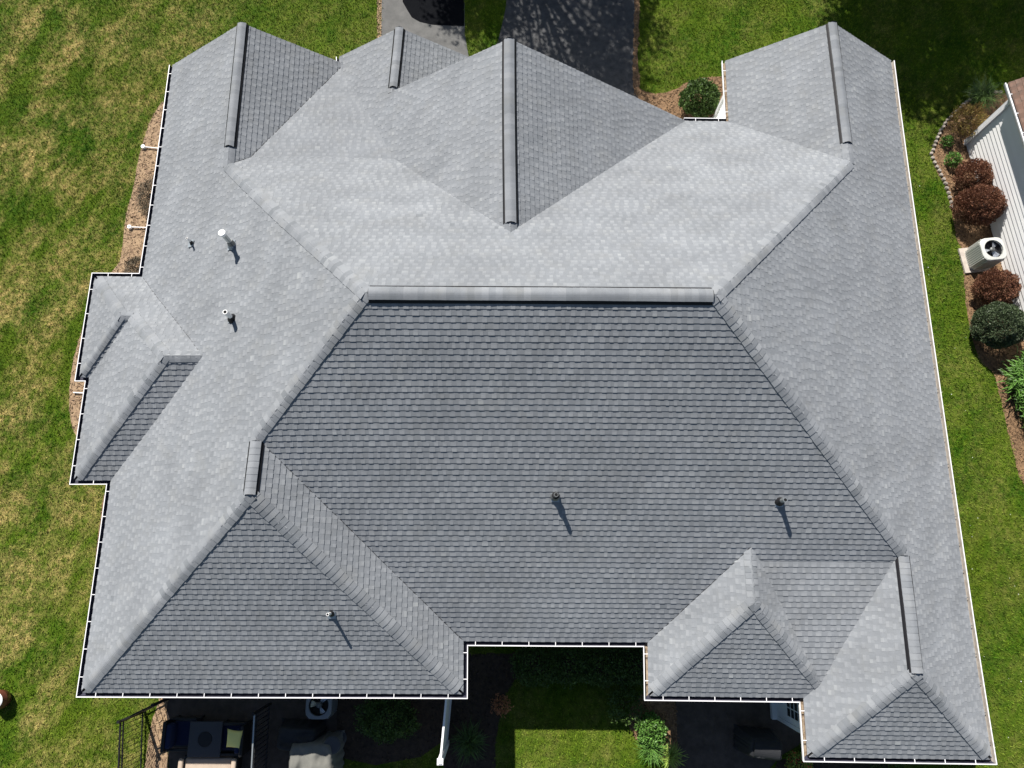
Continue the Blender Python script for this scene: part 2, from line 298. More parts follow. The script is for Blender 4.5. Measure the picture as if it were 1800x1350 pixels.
bed_c2=smooth_poly(px_poly([(1135,1215),(1190,1225),(1192,1290),(1192,1400),(1178,1390),(1174,1350),(1172,1332),(1150,1330),(1128,1308),(1112,1290),(1104,1270),(1110,1235)]),2)
patio_l=px_poly([(288,1190),(300,1400),(592,1400),(592,1232),(780,1228),(780,1190)])
patio_r=smooth_poly(px_poly([(1186,1200),(1190,1290),(1191,1345),(1192,1420),(1330,1420),(1352,1340),(1420,1300),(1430,1200)]),1)
soil_l=px_poly([(592,1225),(592,1330),(660,1345),(740,1330),(782,1300),(782,1225)])
straw_l=smooth_poly(px_poly([(300,1205),(284,1222),(268,1262),(262,1300),(254,1350),(250,1400),(298,1400),(296,1330),(292,1260)]),1)
flower_bed=smooth_poly(px_poly([(1355,1338),(1372,1420),(1560,1420),(1560,1320),(1424,1318),(1400,1330)]),1)
drive_l=px_poly([(672,-60),(670,75),(655,220),(845,220),(817,60),(816,-60)])
drive_r=px_poly([(898,-60),(888,20),(876,70),(850,140),(860,230),(1130,230),(1118,150),(1116,100),(1122,-60)])
sheet('mulch_bed',ragged(bed_w,.012,1),GZ+.006,M['mulch_light'],chips=260,chip=(.035,.006))
sheet('mulch_bed',ragged(bed_sw,.012,2),GZ+.006,M['mulch'],chips=150)
sheet('mulch_bed',ragged(bed_n,.03,3),GZ+.006,M['mulch'],chips=420,chip=(.022,.009))
sheet('mulch_bed',ragged(bed_r,.02,4),GZ+.006,M['mulch'],chips=420,chip=(.022,.009))
sheet('mulch_bed',ragged(bed_c1,.02,5),GZ+.006,M['dirt'],chips=120)
sheet('mulch_bed',ragged(bed_c2,.02,6),GZ+.010,M['mulch'],chips=300)
sheet('soil_bed',soil_l,GZ+.010,M['dirt'],chips=60)
sheet('mulch_bed',ragged(straw_l,.02,7),GZ+.014,M['mulch_light'],chips=300,chip=(.035,.006))
sheet('mulch_bed',ragged(flower_bed,.02,8),GZ+.010,M['dirt'],chips=80)
sheet('patio',patio_l,GZ+.004,M['paver'])
sheet('patio',patio_r,GZ+.018,M['paver'])
sheet('driveway',drive_l,GZ+.012,M['concrete'])
sheet('driveway',drive_r,GZ+.012,M['asphalt'])
shadow_patch=smooth_poly(px_poly([(700,-60),(708,4),(716,18),(724,31),(738,39),(760,44),(800,46),(816,46)]),0)
shadow_patch+=px_poly([(816,46),(816,-60)])[:]
sheet('asphalt_apron',shadow_patch,GZ+.016,M['shadow_paint'])  # cast shadow on the driveway, painted as a near-black sheet
edge=MB(); r=rnd('edge')
for (x0,x1) in ((662,672),):
    pass
sheet('gravel_strip',ragged(px_poly([(664,-60),(663,75),(650,120),(656,140),(671,75),(672,-60)]),.02,9),GZ+.006,M['mulch_light'],chips=300,chip=(.02,.012))
fr_=px_poly([(1116,-60),(1113,100),(1112,150),(1122,175),(1126,150),(1121,100),(1128,-60)])
sheet('verge',ragged(fr_,.03,10),GZ+.014,M['mulch'],chips=250,chip=(.02,.009))
HOLES=[fr_,house_poly,bed_w,bed_sw,bed_n,bed_r,bed_c1,bed_c2,patio_l,patio_r,soil_l,straw_l,flower_bed,drive_l,drive_r]
# ---------------------------------------------------------------- grass blades over the part of the lawn in view
def lawn(name,x0,x1,y0,y1,dens,seed):
    R=np.random.RandomState(seed); n=int((x1-x0)*(y1-y0)*dens)
    p=np.c_[R.uniform(x0,x1,n),R.uniform(y0,y1,n)]
    keep=np.ones(n,bool); jit=p+R.normal(0,.035,p.shape)
    for h in HOLES: keep&=~inside(jit,h)
    p=p[keep]; n=len(p)
    a=R.uniform(0,2*math.pi,n); L=R.uniform(.035,.085,n); W=R.uniform(.006,.014,n); lean=R.uniform(.3,1.3,n)
    ux,uy=np.cos(a),np.sin(a); b2=a+R.uniform(-1,1,n)+1.57
    V_=np.zeros((n,3,3)); z=GZ+.002
    V_[:,0,0]=p[:,0]-np.cos(b2)*W; V_[:,0,1]=p[:,1]-np.sin(b2)*W; V_[:,0,2]=z
    V_[:,1,0]=p[:,0]+np.cos(b2)*W; V_[:,1,1]=p[:,1]+np.sin(b2)*W; V_[:,1,2]=z
    V_[:,2,0]=p[:,0]+ux*L*np.sin(lean); V_[:,2,1]=p[:,1]+uy*L*np.sin(lean); V_[:,2,2]=z+L*np.cos(lean)+.01
    me=bpy.data.meshes.new(name); me.vertices.add(3*n); me.vertices.foreach_set('co',V_.ravel())
    me.loops.add(3*n); me.loops.foreach_set('vertex_index',np.arange(3*n,dtype=np.int32))
    me.polygons.add(n); me.polygons.foreach_set('loop_start',np.arange(0,3*n,3,dtype=np.int32))
    me.materials.append(M['blades']); t=me.attributes.new('tone','FLOAT','FACE'); t.data.foreach_set('value',R.rand(n).astype(np.float32))
    me.update(); me.validate()
    o=bpy.data.objects.new(name,me); COL.objects.link(o); tag(o,kind='stuff'); return o
D_=900
tag(lawn('grass',-22,-9.3,-8,21,D_,1),'short mown lawn with dry straw patches west of the house','grass')
tag(lawn('grass',-9.3,9.3,14.0,21,D_,2),'green lawn in front of the house beside the driveways','grass')
tag(lawn('grass',9.3,22,-8,21,D_,3),'green lawn strip between the two houses','grass')
tag(lawn('grass',-9.3,9.3,-8,-1.5,D_,4),'patch of lawn in the courtyard behind the house','grass')
c=MB(); R=rnd('clover')
for i in range(90):
    x=R.uniform(11.5,17); y=R.uniform(-6,12); s=R.uniform(.008,.017)
    if inside(np.array([[x,y]]),bed_r)[0] : continue
    for k in range(4):
        a=k*1.57+x; c.face([(x,y,GZ+.07),(x+s*math.cos(a),y+s*math.sin(a),GZ+.075),(x+s*math.cos(a+.9),y+s*math.sin(a+.9),GZ+.07)])
tag(c.build('clover_flowers',M['litter']),'scattered white clover flowers in the right lawn','flowers',kind='stuff')
# ---------------------------------------------------------------- HOUSE
HB=(0,0,0)
house=empty('house',(0,0,0),'large one-storey house under a grey hip and valley shingle roof with white gutters','house')
def plane_of(names):
    P=[v(n) for n in names]; nrm=Vector((0,0,0))
    for i in range(len(P)):
        a,b=P[i],P[(i+1)%len(P)]; nrm+=a.cross(b)
    nrm.normalize()
    if nrm.z<0: nrm=-nrm
    return nrm
def clip(poly,a,b):
    """keep the part of 2D poly left of a->b"""
    out=[]; ex,ey=b[0]-a[0],b[1]-a[1]
    d=[ex*(p[1]-a[1])-ey*(p[0]-a[0]) for p in poly]
    for i in range(len(poly)):
        p,q=poly[i],poly[(i+1)%len(poly)]; dp,dq=d[i],d[(i+1)%len(poly)]
        if dp>=0: out.append(p)
        if (dp>=0)!=(dq>=0):
            t=dp/(dp-dq); out.append((p[0]+(q[0]-p[0])*t,p[1]+(q[1]-p[1])*t))
    return out
def convex_pieces(P):
    tri=[list(t) for t in geometry.tessellate_polygon([[Vector((p[0],p[1],0)) for p in P]])]
    def ar(t): return sum(P[t[i]][0]*P[t[(i+1)%len(t)]][1]-P[t[(i+1)%len(t)]][0]*P[t[i]][1] for i in range(len(t)))
    tri=[t if ar(t)>0 else t[::-1] for t in tri if abs(ar(t))>1e-5]
    def conv(t):
        for i in range(len(t)):
            a,b,c=P[t[i-1]],P[t[i]],P[t[(i+1)%len(t)]]
            if (b[0]-a[0])*(c[1]-b[1])-(b[1]-a[1])*(c[0]-b[0])<-1e-6: return False
        return True
    ch=True
    while ch:
        ch=False
        for i in range(len(tri)):
            for j in range(i+1,len(tri)):
                A,B=tri[i],tri[j]
                for k in range(len(A)):
                    x,y=A[k],A[(k+1)%len(A)]
                    if x in B and y in B and B[(B.index(y)+1)%len(B)]==x:
                        Ar=A[k+1:]+A[:k+1]; Bi=B.index(x); Br=B[Bi:]+B[:Bi]
                        C=Ar+Br[1:-1]
                        if conv(C): tri[i]=C; del tri[j]; ch=True
                        break
                if ch: break
            if ch: break
    return [[P[i] for i in t] for t in tri]
EXPO=.1385
def roof_slope(pts,seed,parent,material,deckm,name='roof_slope',warpit=True,expo=EXPO,label=None,wscale=1,eave_ext=.045):
    P3=[Vector(p) for p in pts]; nrm=Vector((0,0,0))
    for i in range(len(P3)): nrm+=P3[i].cross(P3[(i+1)%len(P3)])
    nrm.normalize(); 
    if nrm.z<0: nrm=-nrm
    U=Vector((0,0,1)).cross(nrm).normalized(); W=nrm.cross(U)
    if W.z<0: W=-W;U=-U
    O=min(P3,key=lambda p:p.z)
    O=O-W*(O.z/W.z)
    P2=[((p-O).dot(U),(p-O).dot(W)) for p in P3]
    # push eave edges out a little
    P2=[(a,b-(eave_ext if b<.02 else 0)) for a,b in P2]
    area=sum(P2[i][0]*P2[(i+1)%len(P2)][1]-P2[(i+1)%len(P2)][0]*P2[i][1] for i in range(len(P2)))
    if area<0: P2=P2[::-1]
    u0=min(p[0] for p in P2)-.5; u1=max(p[0] for p in P2); v0=min(p[1] for p in P2); v1=max(p[1] for p in P2)
    pcs=convex_pieces(P2); mb=MB()
    to=lambda a,b,h: O+U*a+W*b+nrm*h
    k=int(math.floor(v0/expo))-1
    bbs=[(min(p[0] for p in q),max(p[0] for p in q),min(p[1] for p in q),max(p[1] for p in q)) for q in pcs]
    while k*expo-.03<v1:
        r=rnd(seed,k); vb=k*expo-.03; vt=vb+expo+.004
        u=u0+r.uniform(-.3,0)-.2; tooth=r.random()<.5
        wav=r.uniform(-.0025,.0025); ctone=r.uniform(-.05,.05)
        while u<u1:
            wd=r.choice((.09,.11,.12,.14,.16)) if tooth else r.choice((.09,.12,.14,.15,.18))
            wd*=.86*wscale*r.uniform(.9,1.1)
            t_=(.0158 if tooth else .0113)+r.uniform(-.0008,.0008)
            tone=(r.choice((.50,.54,.58,.62)) if tooth else r.choice((.40,.43,.46,.48)))+r.uniform(-.035,.035)+ctone*.6+.045*math.sin(12.9*k+7.3*math.floor((u+k*.37)/1.02))
            if r.random()<.02: tone+=r.uniform(-.25,.25)
            lift=r.uniform(.11,.23) if tooth else 0
            tone=min(1,max(0,tone))
            low=vb-(.003 if tooth else 0)+wav+.002*math.sin(u*.8+k*.37)
            q0=[(u,low),(u+wd,low),(u+wd,vt),(u,vt)]
            # shade band split: the upper third of each laminated tab is printed darker
            for pc,bb in zip(pcs,bbs):
                if u>bb[1] or u+wd<bb[0] or vb>bb[3] or vt<bb[2]: continue
                q=q0
                for i in range(len(pc)):
                    q=clip(q,pc[i],pc[(i+1)%len(pc)])
                    if len(q)<3: break
                if len(q)<3: continue
                hh=lambda b: t_*(1-max(0,(b-vb))/(expo*1.15))+.001
                top=[to(a,b,hh(b)) for a,b in q]
                if lift:
                    sp=vb+expo*.46
                    for qq,tt in ((clip(q,(0,sp),(1,sp)),tone),(clip(q,(1,sp),(0,sp)),min(1,tone+lift))):
                        if len(qq)>2: mb.face([to(a,b,hh(b)) for a,b in qq],0,tt)
                else: mb.face(top,0,tone)
                for i in range(len(q)):
                    a,b=q[i],q[(i+1)%len(q)]
                    if a[1]>vt-.01 and b[1]>vt-.01: continue
                    mb.face([top[i],to(a[0],a[1],-.004),to(b[0],b[1],-.004),top[(i+1)%len(q)]],0,tone)
            u+=wd; tooth=not tooth
        k+=1
    for pc in pcs: mb.face([to(a,b,-.07) for a,b in pc],1,.5)
    for i in range(len(P2)):
        a,b=P2[i],P2[(i+1)%len(P2)]
        ns=max(1,int(math.hypot(b[0]-a[0],b[1]-a[1])/.5))
        for j in range(ns):
            c=(a[0]+(b[0]-a[0])*j/ns,a[1]+(b[1]-a[1])*j/ns); e=(a[0]+(b[0]-a[0])*(j+1)/ns,a[1]+(b[1]-a[1])*(j+1)/ns)
            mb.face([to(c[0],c[1],-.003),to(c[0],c[1],-.07),to(e[0],e[1],-.07),to(e[0],e[1],-.003)],1,.5)
    o=mb.build(name,[material,deckm],parent,wp=warpit)
    if label: o['label']=label
    return o
FACES={
'W0':'wn G1 H1 R1 H5 q5 sw scw rb nb','E1':'G1 e1r k3 k1 H1','N1':'k1 k3 k2','N0':'H1 k1 k2 v3 c1 d3 H4 R2 R1','W3':'v3 C r2 P2 w2 k3 k2',
'E3':'C v3 c1 c0','E2':'P2 r2 e2s e2n','W4':'D H4 d3 d1','E0':'D d2 se q6 H6 R2 H4','S0':'R1 R2 H6 k8 k7 m7 v7 v5 H5','E5':'H5 v5 se5 q5','S5':'q5 se5 sw',
'W6':'H6 k8 k9 p9 x7 s6 q6','S6':'q6 s6 se','W7':'m7 q7 s7 v7','E7':'m7 k7 k9 p9 q7','S7':'q7 p9 x7 s7','S8':'k7 k8 k9',
'NB':'nb rb qb pb2 pb nbw','WB':'nbw pb wbs','SB':'pb pb2 wcs wbs','WC':'pb2 qb wcs2 wcs','SC':'qb rb scw wcs2'}
NRM={k:plane_of(s.split()) for k,s in FACES.items()}
for k,s in FACES.items():
    roof_slope([V[n] for n in s.split()],k,house,M['shingle'],M['deck'])
# hip and ridge caps
def caps(a,b,fa,fb,half=.15,start=0.0,end=0.0,seed=0,lift=.012,parent=house):
    """a = lower end, b = upper end; fa, fb the two slopes either side"""
    a=Vector(a);b=Vector(b); d=(b-a).normalized(); a=a+d*start; b=b-d*end; L=(b-a).length
    na,nb_=NRM[fa],NRM[fb]
    ta=na.cross(d).normalized(); tb=nb_.cross(d).normalized()
    if ta.z>0 or (abs(ta.z)<1e-6): ta=-ta if ta.z>0 else ta
    if tb.z>0: tb=-tb
    if ta.dot(tb)>.5: tb=-tb
    up=(na+nb_).normalized()
    mb=MB(); e=.143; n=max(1,int(round(L/e))); e=L/n; r=rnd('cap',seed,fa,fb)
    for k in range(n):
        p0=a+d*(e*k-.01); p1=a+d*(e*(k+1)+.012); tone=r.choice((.22,.38,.5,.55,.6,.66,.76,.44))+r.uniform(-.1,.1)
        hw=half*r.uniform(.97,1.03); sh=ta*r.uniform(-.004,.004)
        def sec(p,h):
            lat=(ta-tb)*.5; dn_=(ta+tb)*.5
            return [p+sh+lat*hw*x+dn_*hw*math.sqrt(x*x*1.0+.16)+up*(h+.016) for x in (1,.75,.5,.25,0,-.25,-.5,-.75,-1)]
        A=sec(p0,lift+.009); B=sec(p1,lift); dn=[q-up*.03 for q in A]
        for i in range(8):
            mb.face([A[i],A[i+1],B[i+1],B[i]],0,tone)
            mb.face([dn[i],dn[i+1],A[i+1],A[i]],0,max(0,tone-.25))
        for i in(0,8): mb.face([A[i],B[i],B[i]-up*.035,A[i]-up*.035],0,max(0,tone-.25))
    return mb.build('hip_cap',M['cap'],parent,wp=True)
HIPS=[('H1','R1','W0','N0'),('H5','R1','W0','S0'),('H4','R2','E0','N0'),('H6','R2','E0','S0'),('sw','q5','W0','S5'),('se5','q5','E5','S5'),
 ('s6','q6','W6','S6'),('se','q6','E0','S6'),('s7','q7','W7','S7'),('p9','q7','E7','S7'),('wcs2','qb','WC','SC'),('nbw','pb','NB','WB'),('pb2','qb','NB','WC'),('wbs','pb','WB','SB'),
 ('pb','pb2','NB','SB'),('qb','rb','NB','SC'),('q7','m7','W7','E7'),('R1','R2','N0','S0'),('G1','H1','W0','E1'),('P2','r2','W3','E2'),('C','v3','W3','E3'),('D','H4','W4','E0'),('q5','H5','W0','E5'),('q6','H6','W6','E0')]
VSPAN={('G1','H1'):.84,('P2','r2'):.91,('C','v3'):.93,('D','H4'):.84,('q5','H5'):.91,('q6','H6'):.96}
for i,(a,b,f1,f2) in enumerate(HIPS):
    if a=='R1': continue
    vs=VSPAN.get((a,b),0)*(v(b)-v(a)).length
    small=a in('wbs','pb')
    caps(V[a],V[b],f1,f2,half=.125 if small else .172,start=vs or (.12 if V[a][2]==0 else 0),seed=i)
# shadow gaps along the valley cuts, painted as thin dark strips
for a,b in (('v5','H5'),('k1','k3'),('H1','k1'),('v7','m7'),('nb','rb')):
    mb=MB(); A_,B_=v(a),v(b); n=max(2,int((B_-A_).length/.25)); r=rnd('valley',a)
    pts=[A_.lerp(B_,k/n)+Vector((r.uniform(-.006,.006),r.uniform(-.006,.006),.012)) for k in range(n+1)]
    for k in range(n):
        mb.bar(pts[k],pts[k+1],r.uniform(.008,.018)*(.6 if a=='nb' else 1),.008)
    mb.build('valley_shadow_line',M['deck'],house,wp=True)
# ridge vents
def ridge_vent(a,b,f1,f2,t0,t1,half=.155,seed=0):
    a0=Vector(a);b0=Vector(b);A=a0.lerp(b0,t0);B=a0.lerp(b0,t1);d=(B-A).normalized();L=(B-A).length
    na,nb_=NRM[f1],NRM[f2]; ta=na.cross(d).normalized(); tb=nb_.cross(d).normalized()
    if ta.z>0: ta=-ta
    if tb.z>0: tb=-tb
    if ta.dot(tb)>.5: tb=-tb
    up=(na+nb_).normalized(); mb=MB(); e=.143; n=int(round(L/e)); e=L/n; r=rnd('vent',seed)
    dip=[0]*(n+1)
    for k in range(n+1): dip[k]=.006*math.sin(k*.21+seed)+.003*math.sin(k*.83)
    for k in range(n):
        tone=r.choice((.4,.5,.55,.6,.7))+r.uniform(-.1,.1)
        def sec(p,h,dd):
            q=[]
            lat=(ta-tb)*.5; dn_=(ta+tb)*.5
            for x in(1,.8,.55,.3,.1,-.1,-.3,-.55,-.8,-1): q.append(p+lat*half*x+dn_*half*math.sqrt(x*x+.25)+up*(h+.028+dd))
            return q
        p0=A+d*(e*k-.01); p1=A+d*(e*(k+1)+.008); hA,hB=.047,.040
        s0=sec(p0,hA,dip[k]); s1=sec(p1,hB,dip[k+1])
        for i in range(9):
            mb.face([s0[i],s0[i+1],s1[i+1],s1[i]],0,tone)
            mb.face([s0[i]-up*.012,s0[i+1]-up*.012,s0[i+1],s0[i]],0,tone-.2)
        for i in(0,9): mb.face([s0[i],s1[i],s1[i]-up*.012,s0[i]-up*.012],0,tone)
    o=mb.build('ridge_vent',M['cap'],house,wp=True)
    # black louvred base slightly wider than the caps
    mb=MB()
    n2=max(2,int(L/.5))
    for k in range(n2):
        p0=A+d*(L*k/n2-(.004 if k==0 else 0)); p1=A+d*(L*(k+1)/n2)
        for t_,nn in((ta,na),(tb,nb_)):
            hw=half-.004
            q=lambda p,w_,h: p+t_*w_+nn*h
            mb.face([q(p0,.02,.004),q(p0,hw,.030),q(p1,hw,.030),q(p1,.02,.004)])
            mb.face([q(p0,hw,.030),q(p0,hw+.05,.020),q(p1,hw+.05,.020),q(p1,hw,.030)])
            mb.face([q(p0,hw+.05,.020),q(p0,hw+.05,.0),q(p1,hw+.05,.0),q(p1,hw+.05,.020)])
    for p in (A-d*.006,B+d*.006):
        mb.face([p+ta*half-na*.0+up*.012,p+ta*half*.4+na*.06,p+up*.055,p+tb*half*.4+nb_*.06,p+tb*half+up*.012])
    mb.build('vent_base',M['vent_black'],o,wp=True)
ridge_vent(V['R1'],V['R2'],'N0','S0',.010,.992,half=.17,seed=1)
ridge_vent(V['G1'],V['H1'],'W0','E1',.0,.86,seed=2,half=.14)
ridge_vent(V['P2'],V['r2'],'W3','E2',.0,.93,seed=3,half=.13)
ridge_vent(V['C'],V['v3'],'W3','E3',.0,.95,seed=4,half=.15)
ridge_vent(V['D'],V['H4'],'W4','E0',.0,.86,seed=5,half=.14)
ridge_vent(V['q5'],V['H5'],'W0','E5',.0,.93,seed=6,half=.145)
ridge_vent(V['q6'],V['H6'],'W6','E0',.0,.98,seed=7,half=.15)
# gutters: profile swept along straight eave runs, mitred
def gutter_chain(names,dirt,phase=.3,closed_start=True):
    P=[v(n) for n in names]; n=len(P)
    def right(a,b):
        d=(b-a).normalized(); return Vector((d.y,-d.x,0))
    def off(i,o):
        if i==0: return P[0]+right(P[0],P[1])*o
        if i==n-1: return P[-1]+right(P[-2],P[-1])*o
        r1,r2=right(P[i-1],P[i]),right(P[i],P[i+1]); k=r1+r2
        return P[i]+k*(o/max(.3,k.dot(r1)))
    prof=[(.012,-.012),(.012,-.118),(.082,-.118),(.105,-.075),(.120,-.006),(.122,.004),(.141,.004),(.141,-.016),(.132,-.022),(.136,-.075),(.10,-.135),(-.01,-.135)]
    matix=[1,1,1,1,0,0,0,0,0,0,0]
    for i in range(n-1):
        mb=MB(); L=(P[i+1]-P[i]).length; ns=max(1,int(L/1.5))
        def pt(j,t):
            o,z=prof[j]; a=off(i,o); b=off(i+1,o); return a.lerp(b,t)+Vector((0,0,z-.012))
        for s in range(ns):
            for j in range(len(prof)-1):
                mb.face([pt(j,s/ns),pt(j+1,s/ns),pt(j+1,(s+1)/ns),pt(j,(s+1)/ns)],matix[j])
        for t in ([0] if i==0 else [])+([1] if i==n-2 else []):
            mb.face([pt(j,t) for j in range(len(prof))],0)
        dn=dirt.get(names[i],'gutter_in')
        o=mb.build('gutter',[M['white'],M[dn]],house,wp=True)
        R_=right(P[i],P[i+1]); D=(P[i+1]-P[i]).normalized(); nb=max(1,int(round(L/.65)))
        if L>.5:
            for k in range(nb):
                c_=P[i]+D*((k+.5)*L/nb); bb=MB()
                bb.box(c_+R_*(.05 if names[i]=='se' else .078)+Vector((0,0,-.010)),(.016,.05 if names[i]=='se' else .09,.012),axes=(D,R_,Vector((0,0,1))))
                bb.build('gutter_bracket',M['greymetal'] if names[i]=='se' else M['white'],o,wp=True)
gutter_chain(['wn','nb','nbw','wbs','wcs','wcs2','scw','sw','se5','v5','v7','s7','x7','s6','se','d2'],{'v7':'gutter_debris','x7':'gutter_debris','se':'gutter_pale'})
gutter_chain(['d1','d3','c1'],{'d1':'gutter_debris'})
V['k3b']=[V['k3'][0]+.02,V['k3'][1]+.05,0]
gutter_chain(['w2','k3b'],{})
# rake boards
def rake(a,b,name='rake_board'):
    a=Vector(a);b=Vector(b); mb=MB(); o=Vector((0,.012,-.10))
    d=(b-a).normalized(); mb.box((a+b)/2+Vector((0,-.03,-.12)),((b-a).length,.024,.16),axes=(d,Vector((0,1,0)),Vector((0,-1,0)).cross(d).normalized()))
    mb.build(name,M['whitetrim'],house,wp=True)
for a,b in (('wn','G1'),('G1','e1r'),('w2','P2'),('P2','e2n'),('r2','C'),('C','c0'),('d1','D'),('D','d2')): rake(V[a],V[b])
# soffit and walls
OUT2=['wn','nb','nbw','wbs','wcs','wcs2','scw','sw','se5','v5','v7','s7','x7','s6','se','d2','d1','d3','c0','e2s','e2n','w2']
P=[Vector(V[k][:2]) for k in OUT2]
mb=MB(); tri=geometry.tessellate_polygon([[Vector((p.x,p.y,0)) for p in P]])
for t in tri: mb.face([(P[i].x,P[i].y,-.15) for i in t])
mb.build('soffit',M['whitetrim'],house,wp=True)
Pw=offset_poly([tuple(V[k][:2]) for k in ['wn','nb','nbw','wbs','wcs2','scw','sw','se5','v5','v7','s7','x7','s6','se','d2','d1','d3','c0','e2s','e2n']],.30)
def lap_wall(mb,a,b,z0,z1,board=.15,m=0):
    """lapped boards on the wall a->b, exterior to the right of travel"""
    a=Vector((a[0],a[1],0));b=Vector((b[0],b[1],0));d=(b-a).normalized();n=Vector((d.y,-d.x,0)); k=0
    z=z0
    while z<z1-.01:
        zt=min(z+board,z1); t=rnd('lap',k,a.x).random()
        for (za,oa,zb,ob) in ((z,.022,zt,.003),):
            mb.face([a+n*oa+Vector((0,0,za)),b+n*oa+Vector((0,0,za)),b+n*ob+Vector((0,0,zb)),a+n*ob+Vector((0,0,zb))],m,t)
            mb.face([a+Vector((0,0,za)),b+Vector((0,0,za)),b+n*oa+Vector((0,0,za)),a+n*oa+Vector((0,0,za))],m,t)
        z=zt; k+=1
mb=MB(); n=len(Pw)
for i in range(n): lap_wall(mb,Pw[i],Pw[(i+1)%n],GZ,-.15)
for i in range(n):
    q=Pw[i]; mb.box((q.x,q.y,(GZ-.15)/2),(.11,.11,-.15-GZ),m=1)
mb.build('wall',[M['siding'],M['white']],house,wp=True)
for a,pk,b in (('wn','G1','e1r'),('w2','P2','e2n'),(None,'C','c0'),('d1','D','d2')):
    K=v(pk); A=v(a) if a else Vector((K.x-(v('c0').x-K.x),K.y,0)); B=v(b); mb=MB(); y=K.y-.3
    mb.face([(A.x+.3,y,-.16),(B.x-.3,y,-.16),(K.x,y,K.z-.28)],0,.5); mb.build('gable_wall',M['siding'],house,wp=True)
# roof pipes
def on_face(px,py,face):
    nrm=NRM[face]; p0=v(FACES[face].split()[0])
    a=Vector((0,0,18)); d=(at(px,py,0)-a); t=(p0-a).dot(nrm)/d.dot(nrm); return a+d*t
def pipe(px,py,face,h,rad,kind):
    p=on_face(px,py,face); nrm=NRM[face]; Z=Vector((0,0,1))
    mb=MB(); mb.tube([p-Z*.05,p+Z*h],rad,14)
    mm={'pvc':M['pvc'],'cap':M['galv'],'dark':M['greymetal'],'galv':M['galv']}[kind]
    if kind!='cap': mb.tube([p+Z*(h-.001),p+Z*(h+.001)],rad*.72,14,m=1)
    o=mb.build('vent_pipe',[mm,M['hole']],house,smooth=False)
    o['label']={'pvc':'short white plastic vent pipe','cap':'metal flue pipe with a round white cap','dark':'dark metal vent pipe','galv':'grey metal vent pipe'}[kind]
    f=MB(); U=Z.cross(nrm).normalized(); W=nrm.cross(U)
    if W.z<0: W=-W
    c_=p+nrm*.019-W*.03
    s=.16 if kind!='cap' else .2
    f.box(c_,(s*1.15,s*1.3,.006),axes=(U,W,nrm),m=0)
    f.tube([p-W*0+nrm*.0,p+Z*(.09+rad*.5),p+Z*(.13+rad*.5)],[rad*2.3,rad*1.25,rad*1.05],14,m=1 if kind!='cap' else 0)
    f.build('pipe_flashing',[M['flash'],M['rubber'] if kind!='dark' else M['greymetal']],o)
    if kind=='cap':
        k=MB(); k.tube([p+Z*(h-.02),p+Z*(h+.05),p+Z*(h+.065)],[rad*1.35,rad*1.55,rad*1.3],18); k.build('pipe_cap',M['pvc'],o)
        k=MB(); k.tube([p+Z*.1,p+Z*.22],[rad*1.6,rad*1.15],14); k.build('storm_collar',M['greymetal'],o)
    if kind in('dark',):
        k=MB(); k.tube([p+Z*(h*.45),p+Z*(h*.5)],[rad*1.7,rad*1.3],14); k.build('storm_collar',M['rubber'],o)
pipe(338,428,'W0',.31,.028,'pvc'); pipe(409,431,'W0',.62,.058,'cap'); pipe(409,560,'W0',.46,.055,'pvc')
pipe(976,872,'S0',.36,.05,'dark'); pipe(1370,881,'S0',.36,.05,'galv'); pipe(583,1078,'S5',.37,.035,'pvc')
# downspout tails on the ground
for i,(a,b,c_) in enumerate((((252,258),(300,263),1),((228,399),(285,401),1),((129,690),(170,692),0))):
    mb=MB(); p,q=at(*a,GZ+.06),at(*b,GZ+.06); mb.tube([p,q],.019,8)
    if c_: mb.tube([p-Vector((0,0,.05)),p+Vector((0,0,.04))],.065,14); mb.tube([p+Vector((0,0,.04)),p+Vector((0,0,.043))],.035,12,m=1)
    mb.build('drain_pipe',[M['white'],M['greymetal']],house)
# downspouts
def downspout(p,foot=True):
    mb=MB(); p=Vector(p); mb.box((p.x,p.y,(GZ-.14)/2),(.075,.10,-.14-GZ)); mb.build('downspout',M['white'],house)
# the white door on the west wall of the south-east wing
i_=11; pw=[Vector((q[0],q[1],0)) for q in warp([(q.x,q.y,0) for q in Pw])]
a,b=pw[11],pw[12]   # x7 -> s6 wall, facing west
d=(b-a).normalized(); nn=Vector((d.y,-d.x,0))
dc=a+d*.75
door=MB(); door.box(dc+nn*.05+Vector((0,0,GZ+1.02)),(.95,.05,2.04),axes=(d,nn,Vector((0,0,1))))
do=door.build('door',M['paleblue'],house)
gl=MB(); gl.box(dc+nn*.075+Vector((0,0,GZ+1.42)),(.66,.012,1.0),axes=(d,nn,Vector((0,0,1)))); gl.build('pane',M['glass'],do)
mu=MB()
for k in range(4): mu.box(dc+nn*.084+d*(-.33+.22*k)+Vector((0,0,GZ+1.42)),(.02,.012,1.0),axes=(d,nn,Vector((0,0,1))))
for k in range(5): mu.box(dc+nn*.086+Vector((0,0,GZ+.92+.25*k)),(.68,.012,.02),axes=(d,nn,Vector((0,0,1))))
mu.build('muntin',M['paleblue'],do)
hd=MB(); hd.tube([dc+nn*.08-d*.38+Vector((0,0,GZ+.98)),dc+nn*.15-d*.38+Vector((0,0,GZ+.98)),dc+nn*.15-d*.27+Vector((0,0,GZ+.98))],.014,8); hd.build('handle',M['black'],do)
fr=MB()
for s in(-1,1): fr.box(dc+nn*.05+d*s*.53+Vector((0,0,GZ+1.06)),(.10,.07,2.12),axes=(d,nn,Vector((0,0,1))))
fr.box(dc+nn*.1+Vector((0,0,GZ+.09)),(1.15,.22,.16),axes=(d,nn,Vector((0,0,1))))
fr.build('door_frame',M['paleblue'],house)
